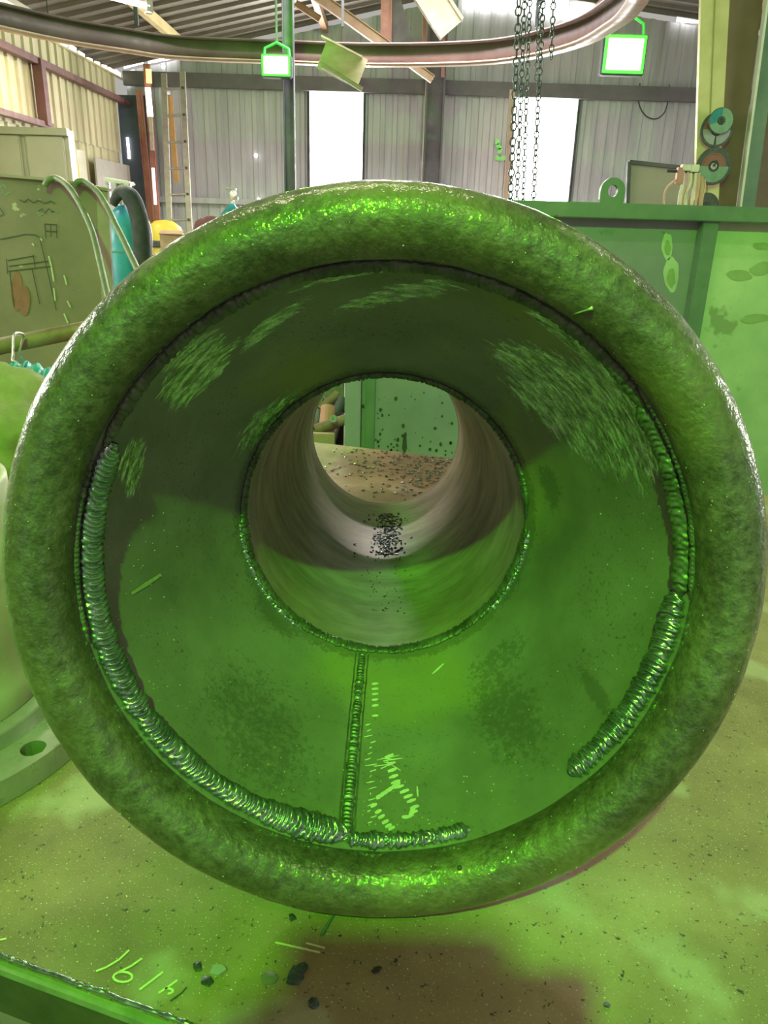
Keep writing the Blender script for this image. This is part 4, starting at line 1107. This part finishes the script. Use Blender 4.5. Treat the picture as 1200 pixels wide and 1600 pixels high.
bm = bmesh.new(); vs = [bm.verts.new(atY(26+8*math.cos(a*.4)*(1+.2*math.sin(a)), 455+32*math.sin(a*.4), SY-.002)) for a in range(16)]
bm.faces.new(vs); ob('rust_stain', bm, rustspot, t)
bm = bmesh.new(); vs = [bm.verts.new(atY(38+9*math.cos(a*.4), 470+24*math.sin(a*.4), SY-.0025)) for a in range(16)]
bm.faces.new(vs); ob('rust_stain', bm, rustspot, t)
# hoses over the screen
def hose(pts, lab, r=.011, Y0=SY-.05, Y1=2.6):
    n_ = len(pts); P = [atY(x, y, Y0+(Y1-Y0)*max(0, (i-2)/(n_-3))) for i, (x, y) in enumerate(pts)]
    tag(ob('hose', TB(smoothpts(P, 6), r, 10), hosem, smooth=True), lab, 'hose', 'green hoses draped over the screen')
hose([(70, 290), (76, 281), (90, 279), (108, 293), (128, 325), (145, 365), (156, 410), (164, 445), (172, 480)], 'left green hose arching over the steel screen')
hose([(116, 292), (122, 284), (134, 285), (152, 300), (168, 325), (180, 350), (195, 380), (210, 412), (226, 445)], 'right green hose crossing in front of the teal cylinder')
# rusty rail pipe with wire hook
A, B = atY(-40, 549, 2.1), atY(150, 511, 2.3)
t = thing('rusty_pipe_rail', (A+B)/2, 'rusty steel pipe lying level in front of the screen', 'pipe')
ob('pipe_body', TB([A, B, B+(B-A)*.12], .023, 20), rust, t, smooth=True)
ob('upright', BX((A.x-.02, A.y-.03, (A.z+TZ)/2), (.04, .04, A.z-TZ)), rust, t)
ob('pipe_extension', TB([A, A+(A-B)*.6], .023, 20), rust, t, smooth=True)
c = atY(23, 540, 2.09)
tag(ob('wire_hook', TB(smoothpts([atY(20, 566, 2.02), atY(21, 545, 2.05), atY(23, 522, 2.08), c+Vector((.004, .05, .02)), atY(30, 550, 2.14), atY(36, 566, 2.16)], 5), .0035, 8), chrome, smooth=True), 'bent wire hook looped over the rusty pipe', 'hook')
# netting bundle and teal tarp, on the table
def blob(name, c, r, mat, lab, cat, sd, sq=(1, 1, 1), wr_=.12, fold=7):
    bm = bmesh.new(); bmesh.ops.create_icosphere(bm, subdivisions=5, radius=1)
    for v in bm.verts:
        n_ = v.co.normalized()
        k = 1+wr_*noise.noise(n_*2.2+Vector((sd, 0, 0)))*2+wr_*.5*abs(noise.noise(n_*fold+Vector((0, sd, 0))))*2+wr_*.12*math.sin(n_.x*30+n_.z*8*math.sin(n_.y*5))
        v.co = Vector((n_.x*r*sq[0], n_.y*r*sq[1], n_.z*r*sq[2]))*k
        if v.co.z < -r*sq[2]*.75: v.co.z = -r*sq[2]*.75
        v.co += Vector(c)
    o = ob(name, bm, mat, smooth=True); return tag(o, lab, cat)
nc = atZ(-45, 712, TZ+.155)
blob('netting_bundle', nc, .205, netm, 'crumpled bright green netting bundle left of the bellmouth', 'netting', 3, (1.1, .85, 1.0), .10)
blob('sack', atZ(-45, 800, TZ+.08), .115, sackm, 'brown woven sack below the green netting', 'sack', 8, (1.0, .7, .9), .08)

# tarp edge
P = np.zeros((30, 8, 3))
for i in range(30):
    for j in range(8):
        x = 10+i*2.6; y = 566+3*math.sin(i*.9)+max(0, (i-15))*.9+j*2.4
        P[i, j] = atY(x, y, 2.17-.012*j+.012*math.sin(i*1.3+j))
o = grid('teal_tarp', P, tarpm); tag(o, 'strip of teal tarp showing behind the green netting', 'tarp')

# cabinet behind the screen
KY = 6.3
q0, q1 = atY(-40, 300, KY), atY(114, 300, KY); kt = atY(40, 200, KY).z
t = thing('beige_cabinet', ((q0.x+q1.x)/2-.3, KY+.2, 0), 'beige two-door metal cabinet standing behind the steel screen', 'cabinet')
X0, X1 = q0.x-.6, q1.x
ob('body', BX(((X0+X1)/2, KY+.08, kt/2), (X1-X0, .12, kt)), beige, t)
split = atY(38, 240, KY).x
for xa, xb in ((split+.02, X1-.03), (split-.75, split-.02)):
    ob('door', BX(((xa+xb)/2, KY+.005, kt/2), (xb-xa, .025, kt-.1), bev=.008), beige, t)
ob('top_rail', BX(((X0+X1)/2, KY+.0, kt-.02), (X1-X0+.02, .06, .05)), beige, t)
# papers on the wall by the cabinet
tag(ob('wall_notice', BX(atX(128, 262, XL+.08), (.01, .26, .34)), surf('notice_paper', (.6, .56, .4), (.72, .7, .56), 6)), 'pale notice with yellow print on the cream wall', 'notice')
bm = BX(atX(122, 268, XL+.09), (.008, .05, .16)); tag(ob('yellow_sticker', bm, yellow), 'narrow yellow sticker beside the pale notice', 'sticker')
tag(ob('grey_wall_panel', BX((XL+.09, 9.95, 1.86), (.02, 1.2, .55)), surf('grey_panel', (.36, .33, .28), (.44, .40, .34), 5)), 'plain grey panel low on the cream wall near the corner', 'panel')

# corner: dark opening, red posts, bright slit, ladder, orange pole
t = thing('door_1', (-3.1, YB-.2, 0), kind='structure')
q0, q1 = atY(196, 290, YB-.14), atY(228, 150, YB-.14)
ob('door_leaf', BX(((q0.x+q1.x)/2, YB-.16, (q1.z)/2), (q1.x-q0.x, .04, q1.z)), wallblu, t)
member('corner_post', (217, 140), (236, 340), .07, .06, YB-.3, pinkst, 'red primed post leaning at the left edge of the far corner', 'post', floor_=True)
member('corner_post', (229, 100), (246, 342), .07, .06, YB-.4, pinkst, 'second red primed post right of the dark doorway panel', 'post', floor_=True)
slitpx((232, 108), (233, 130), 7, YB-.5, g4, glow('amber_gap', (1, .62, .22), 2)); slitpx((231, 137), (235, 182), 7, YB-.5); slitpx((235, 182), (238, 235), 5, YB-.5, g4, surf('peeling_white', (.6, .5, .45), (.8, .75, .7), 20)); slitpx((239, 262), (243, 320), 4, YB-.5, g4, glow('pink_gap', (1, .72, .72), 1.2)); slitpx((199, 215), (202, 248), 3, YB-.2)
def ladder():
    Y = 9.9
    t = thing('ladder', atY(278, 370, Y), 'tall aluminium ladder leaning on the far wall left of the lamp', 'ladder')
    pts = {}
    for k, (x0, y0, x1, y1) in enumerate(((256, 115, 265, 360), (285, 112, 297, 372))):
        A, B = atY(x0, y0, Y), atY(x1, y1, Y-.3); B2 = A+(B-A)*((A.z)/(A.z-B.z)); pts[k] = (A, B2)
        bm = bmesh.new(); beam(bm, A, B2, .062, .03, up=(0, -1, 0)); ob('stile', bm, alum, t)
    n_ = 11
    for i in range(n_):
        f_ = (i+.6)/n_; a_, b_ = pts[0][0].lerp(pts[0][1], f_), pts[1][0].lerp(pts[1][1], f_)
        ob('rung', TB([a_, b_+(b_-a_).normalized()*.015], .014, 10), alum, t)
        ob('rung_end', TB([b_+Vector((0, -.02, 0)), b_+Vector((0, -.03, 0))], .016, 8), darkst, t)
ladder()
member('orange_pole', (265, 148), (276, 285), .06, .04, YB-.35, orange, 'orange pole standing behind the ladder stiles', 'pole')

# gas cylinders
def cylinder(px, py, Y, R_, ht, lab, guard=True):
    c = atY(px, py, Y); top = c.z; x = c.x
    t = thing('gas_cylinder', (x, Y, 0), lab, 'gas cylinder', 'teal gas cylinders')
    prof = [(0, 0), (R_*.92, 0), (R_, .02), (R_, top-R_*1.5), (R_*.94, top-R_*1.1), (R_*.75, top-R_*.65), (R_*.45, top-R_*.32), (R_*.25, top-R_*.12), (R_*.22, top), (0, top)]
    bm = bmesh.new(); lathe(bm, prof, (x, Y, 0), 40); ob('body', bm, teal, t, smooth=True)
    bm = bmesh.new(); lathe(bm, [(R_*1.01, top-R_*2.2), (R_*1.02, top-R_*2.15), (R_*1.01, top-R_*2.1)], (x, Y, 0), 40); ob('band', bm, surf('band_green', (.05, .25, .2), (.08, .3, .25), 9), t)
    bm = bmesh.new(); lathe(bm, [(0, top-.01), (.028, top-.01), (.028, top+.03), (.016, top+.035), (.016, top+.075), (.024, top+.08), (.024, top+.10), (0, top+.10)], (x, Y, 0), 16); ob('valve', bm, chrome, t)
    bm = TB([(x, Y, top+.05), (x+.07, Y-.02, top+.05)], .014, 10); ob('outlet', bm, chrome, t)
    if guard:
        ob('guard_cap', BX((x-.0, Y, top+.11), (.14, .10, .02), Matrix.Rotation(.15, 3, 'Y'), .006), surf('cap_cream', (.6, .58, .48), (.7, .68, .58), 8), t)
        for dx in (-.055, -.015, .025, .06): ob('guard_bar', BX((x+dx, Y-.03, top+.05), (.018, .03, .11)), chrome, t)
    else:
        bm = bmesh.new(); lathe(bm, [(0, -.012), (.03, -.012), (.033, 0), (.03, .012), (0, .012)], (x+.03, Y-.05, top+.09), 16, (0, -1, 0)); ob('gauge', bm, chrome, t)
        ob('handle', TB([(x-.05, Y, top+.14), (x+.05, Y, top+.13)], .012, 8), chrome, t)
    return x, top
cx1, ct1 = cylinder(190, 318, 4.5, .115, 1.6, 'teal gas cylinder with pale guard cap beside the steel screen')
cylinder(362, 318, 8.2, .14, 1.6, 'far teal gas cylinder with chrome regulator just above the rim', False)
# thick black sleeve beside the cylinder, its white highlight built as a tube
tag(ob('black_sleeve', TB(smoothpts([atY(x, y, 4.3) for x, y in ((176, 320), (186, 303), (198, 303), (210, 318), (219, 350), (222, 385), (224, 430), (226, 560), (232, 900))], 6), [.02+.026*min(1, i/14) for i in range(49)], 12), blackr, smooth=True), 'thick black rubber sleeve draped over the near gas cylinder', 'sleeve')
tag(ob('sleeve_highlight', TB(smoothpts([atY(x, y, 4.35) for x, y in ((205, 305), (218, 328), (229, 350), (234, 375), (236, 410))], 6), [.008+.012*math.sin(i/24*PI) for i in range(25)], 8), chrome, smooth=True), 'white highlight running down beside the black sleeve', 'strap')
# yellow drum, carton, cloth
c = atY(258, 372, 7.6)
t = thing('yellow_machine', (c.x, 7.6, 0), 'rounded yellow machine casing on the floor beyond the near gas cylinder', 'machine')
bm = bmesh.new(); lathe(bm, [(0, 0), (.18, 0), (.19, .1), (.19, c.z-.02), (.15, c.z+.1), (.08, c.z+.15), (0, c.z+.16)], (c.x, 7.6, 0), 28); ob('casing', bm, yellow, t, smooth=True)
bm = bmesh.new(); lathe(bm, [(.195, c.z-.08), (.2, c.z-.07), (.2, c.z-.03), (.195, c.z-.02)], (c.x, 7.6, 0), 28); ob('casing_rim', bm, darkst, t)
c = atY(274, 385, 7.0)
t = thing('cardboard_box', (c.x, 7.0, c.z-.15), 'brown cardboard box in front of the yellow machine', 'box')
ob('carton', BX((c.x, 7.0, c.z), (.22, .25, .2), rotz(.15)), card, t); ob('flap', BX((c.x, 6.9, c.z+.115), (.2, .1, .006), Matrix.Rotation(.3, 3, 'X')), card, t)
tag(ob('steel_drum', lathe(bmesh.new(), [(0, 0), (.16, 0), (.16, c.z-.11), (.165, c.z-.105), (0, c.z-.102)], (c.x, 7.0, 0), 28), darkst), 'dark drum under the cardboard box', 'drum')
blob('maroon_cloth', (atY(330, 352, 6.8).x, 6.8, atY(330, 352, 6.8).z-.07), .14, maroon, 'crumpled maroon cloth on a crate just above the rim', 'cloth', 5, (1.1, .8, .9))
zz = atY(330, 352, 6.8).z-.1-.14*.9*.75
t = thing('wooden_crate', (atY(330, 352, 6.8).x, 6.8, 0), 'wooden crate under the maroon cloth', 'crate')
cxx = atY(330, 352, 6.8).x
for k in range(5): ob('slat', BX((cxx, 6.62, .08+k*(zz-.12)/4), (.4, .02, (zz-.12)/5)), olive, t)
for sx in (-.19, .19):
    ob('corner_post', BX((cxx+sx, 6.65, zz/2), (.03, .03, zz)), olive, t); ob('corner_post', BX((cxx+sx, 6.95, zz/2), (.03, .03, zz)), olive, t)
ob('lid', BX((cxx, 6.8, zz-.01), (.44, .36, .02)), olive, t)

# scrap seen through the pipe, left of the bin
sz = atY(520, 672, 2.95).z
t = thing('scrap_crate', (-.33, 3.0, 0), 'low rusty crate holding pipe offcuts, seen through the pipe', 'crate')
xr = bx0-.04
ob('crate_front', BX((xr-.3, 2.9, sz/2), (.58, .03, sz)), card, t); ob('crate_floor', BX((xr-.3, 3.2, sz-.04), (.58, .56, .03)), rust, t)
ob('crate_back', BX((xr-.3, 3.5, .6), (.58, .03, 1.2)), surf('scrap_back', (.10, .11, .08), (.24, .22, .16), 12, spots=((.3, .22, .14), 20, .6)), t)
ob('crate_side', BX((xr-.6, 3.2, sz/2), (.03, .6, sz)), card, t)
rnd = random.Random(3)
offs = [((491, 672), (541, 655), .022, rust, 'long rusty pipe offcut lying across the front of the scrap crate'), ((510, 665), (513, 636), .030, pinkst, 'upright reddish pipe offcut in the scrap crate'),
        ((495, 690), (500, 640), .018, darkst, 'dark pipe offcut leaning at the left of the scrap crate'), ((522, 652), (536, 622), .020, darkst, 'dark pipe offcut leaning right in the scrap crate'),
        ((500, 640), (528, 615), .018, rust, 'rusty pipe offcut lying high at the back of the scrap crate'), ((505, 625), (540, 640), .016, flangem, 'thin light pipe offcut sloping down right in the scrap crate')]
for i, (a_, b_, r_, m_, lb) in enumerate(offs):
    Y = 2.98+i*.06; A, B = atY(a_[0], a_[1], Y), atY(b_[0], b_[1], Y+.05)
    bm = bmesh.new(); d = (B-A).normalized()
    lathe(bm, [(r_*.7, 0), (r_, 0), (r_, (B-A).length), (r_*.7, (B-A).length)], A, 16, d, closed=True)
    tag(ob('pipe_offcut', bm, m_, smooth=False), lb, 'pipe', 'pipe offcuts in the scrap crate')
c = atY(521, 654, 2.95); tag(ob('steel_ring', lathe(bmesh.new(), [(.006, -.01), (.014, -.01), (.014, .01), (.006, .01)], c, 16, (0, -1, .2), closed=True), lab_g), 'small green steel ring among the pipe offcuts', 'ring')

# ================================================================== PHOTOGRAPHER (stands behind the camera and shades the table)
def skinmesh(name, nodes, edges_, mat, parent, sub=2):
    me = bpy.data.meshes.new(name); me.from_pydata([Vector(n_[0])-base_of(parent) for n_ in nodes], edges_, [])
    o = bpy.data.objects.new(name, me); COL.objects.link(o); o.parent = parent
    md = o.modifiers.new('skin', 'SKIN'); md.use_smooth_shade = True
    for i, n_ in enumerate(nodes): me.skin_vertices[0].data[i].radius = (n_[1], n_[1] if len(n_) < 3 else n_[2])
    me.skin_vertices[0].data[0].use_root = True
    s_ = o.modifiers.new('sub', 'SUBSURF'); s_.levels = sub; s_.render_levels = sub
    me.materials.append(mat); return o
skinc = surf('skin', (.38, .24, .17), (.44, .29, .21), 9, .6)
cloth = surf('dark_workwear', (.03, .035, .05), (.05, .06, .08), 9, .9)
px_, py_ = -.11, -.32
pt = thing('person', (px_, py_, 0), 'person in dark workwear and cap holding up a phone behind the camera', 'person')
N_ = [((px_, py_-.12, .98), .15, .11), ((px_, py_-.11, 1.15), .13, .10), ((px_, py_-.09, 1.32), .16, .11), ((px_, py_-.06, 1.45), .13, .09), ((px_, py_-.03, 1.54), .06), ((px_, py_-.005, 1.60), .06),
      ((px_-.19, py_-.06, 1.44), .065), ((px_-.26, py_+.03, 1.22), .05), ((px_-.04, py_+.23, 1.40), .033),
      ((px_+.19, py_-.06, 1.44), .065), ((px_+.26, py_+.03, 1.22), .05), ((px_+.19, py_+.23, 1.40), .033),
      ((px_-.10, py_-.11, .90), .10), ((px_-.12, py_-.08, .50), .07), ((px_-.12, py_-.12, .10), .045), ((px_-.13, py_+.04, .04), .04),
      ((px_+.10, py_-.11, .90), .10), ((px_+.12, py_-.08, .50), .07), ((px_+.12, py_-.12, .10), .045), ((px_+.13, py_+.04, .04), .04)]
E_ = [(0, 1), (1, 2), (2, 3), (3, 4), (4, 5), (3, 6), (6, 7), (7, 8), (3, 9), (9, 10), (10, 11), (0, 12), (12, 13), (13, 14), (14, 15), (0, 16), (16, 17), (17, 18), (18, 19)]
skinmesh('body', N_, E_, cloth, pt)
bm = bmesh.new(); bmesh.ops.create_icosphere(bm, subdivisions=4, radius=1)
for v in bm.verts:
    n_ = v.co.copy(); k = 1.0
    if n_.z < -.2: n_.x *= .82; 
    nose = math.exp(-((n_.x/.13)**2+((n_.z+.1)/.2)**2)) if n_.y > 0 else 0
    v.co = Vector((n_.x*.078, n_.y*(.098)+nose*.02, n_.z*.118))+Vector((px_, py_+.03, 1.70))
hd = ob('head', bm, skinc, pt, smooth=True)
for s_ in (-1, 1):
    bm = bmesh.new(); bmesh.ops.create_icosphere(bm, subdivisions=2, radius=.012, matrix=Matrix.Translation((px_+s_*.03, py_+.118, 1.705))); ob('eye', bm, lab_p, hd, smooth=True)
    bm = bmesh.new(); bmesh.ops.create_icosphere(bm, subdivisions=2, radius=.026, matrix=Matrix.Translation((px_+s_*.08, py_+.02, 1.695)) @ Matrix.Diagonal((.35, .7, 1.1, 1))); ob('ear', bm, skinc, hd, smooth=True)
bm = BX((px_, py_+.125, 1.645), (.045, .008, .008), bev=.003); ob('mouth', bm, rustspot, hd)
bm = bmesh.new(); lathe(bm, [(.095, .002), (.145, -.004), (.15, .002), (.11, .014), (.105, .04), (.09, .075), (.05, .10), (0, .108)], (px_, py_+.025, 1.735), 28); ob('cap', bm, cloth, pt, smooth=True)  # brim widened to broaden the shadow cast on the table
bm = BX((px_, py_+.15, 1.742), (.15, .10, .008), Matrix.Rotation(-.15, 3, 'X'), .003); ob('cap_peak', bm, cloth, pt)
def hand(cx, cy, cz, s_):
    N2 = [((cx, cy, cz), .022), ((cx-s_*.01, cy+.035, cz+.03), .026, .016), ((cx-s_*.02, cy+.05, cz+.06), .022, .014)]; E2 = [(0, 1), (1, 2)]
    for k, (dz, l_) in enumerate(((.075, .9), (.058, 1.0), (.04, .95), (.022, .8))):
        i = len(N2); N2 += [((cx-s_*.028, cy+.055, cz+dz), .0095), ((cx-s_*.05, cy+.062, cz+dz+.006), .009), ((cx-s_*(.05+.03*l_), cy+.055, cz+dz+.004), .008)]
        E2 += [(1 if k > 1 else 2, i), (i, i+1), (i+1, i+2)]
    i = len(N2); N2 += [((cx-s_*.018, cy+.02, cz+.045), .011), ((cx-s_*.045, cy+.018, cz+.06), .010)]; E2 += [(1, i), (i, i+1)]
    skinmesh('hand', N2, E2, skinc, pt, 1)
hand(px_-.03, py_+.235, 1.42, -1); hand(px_+.18, py_+.235, 1.42, 1)
ph_ = thing('phone', (0, -.022, 1.47), 'black phone held upright at the camera position', 'phone')
ob('body', BX((.02, -.03, 1.475), (.075, .008, .155), Matrix.Rotation(-.35, 3, 'X'), .003), blackr, ph_)
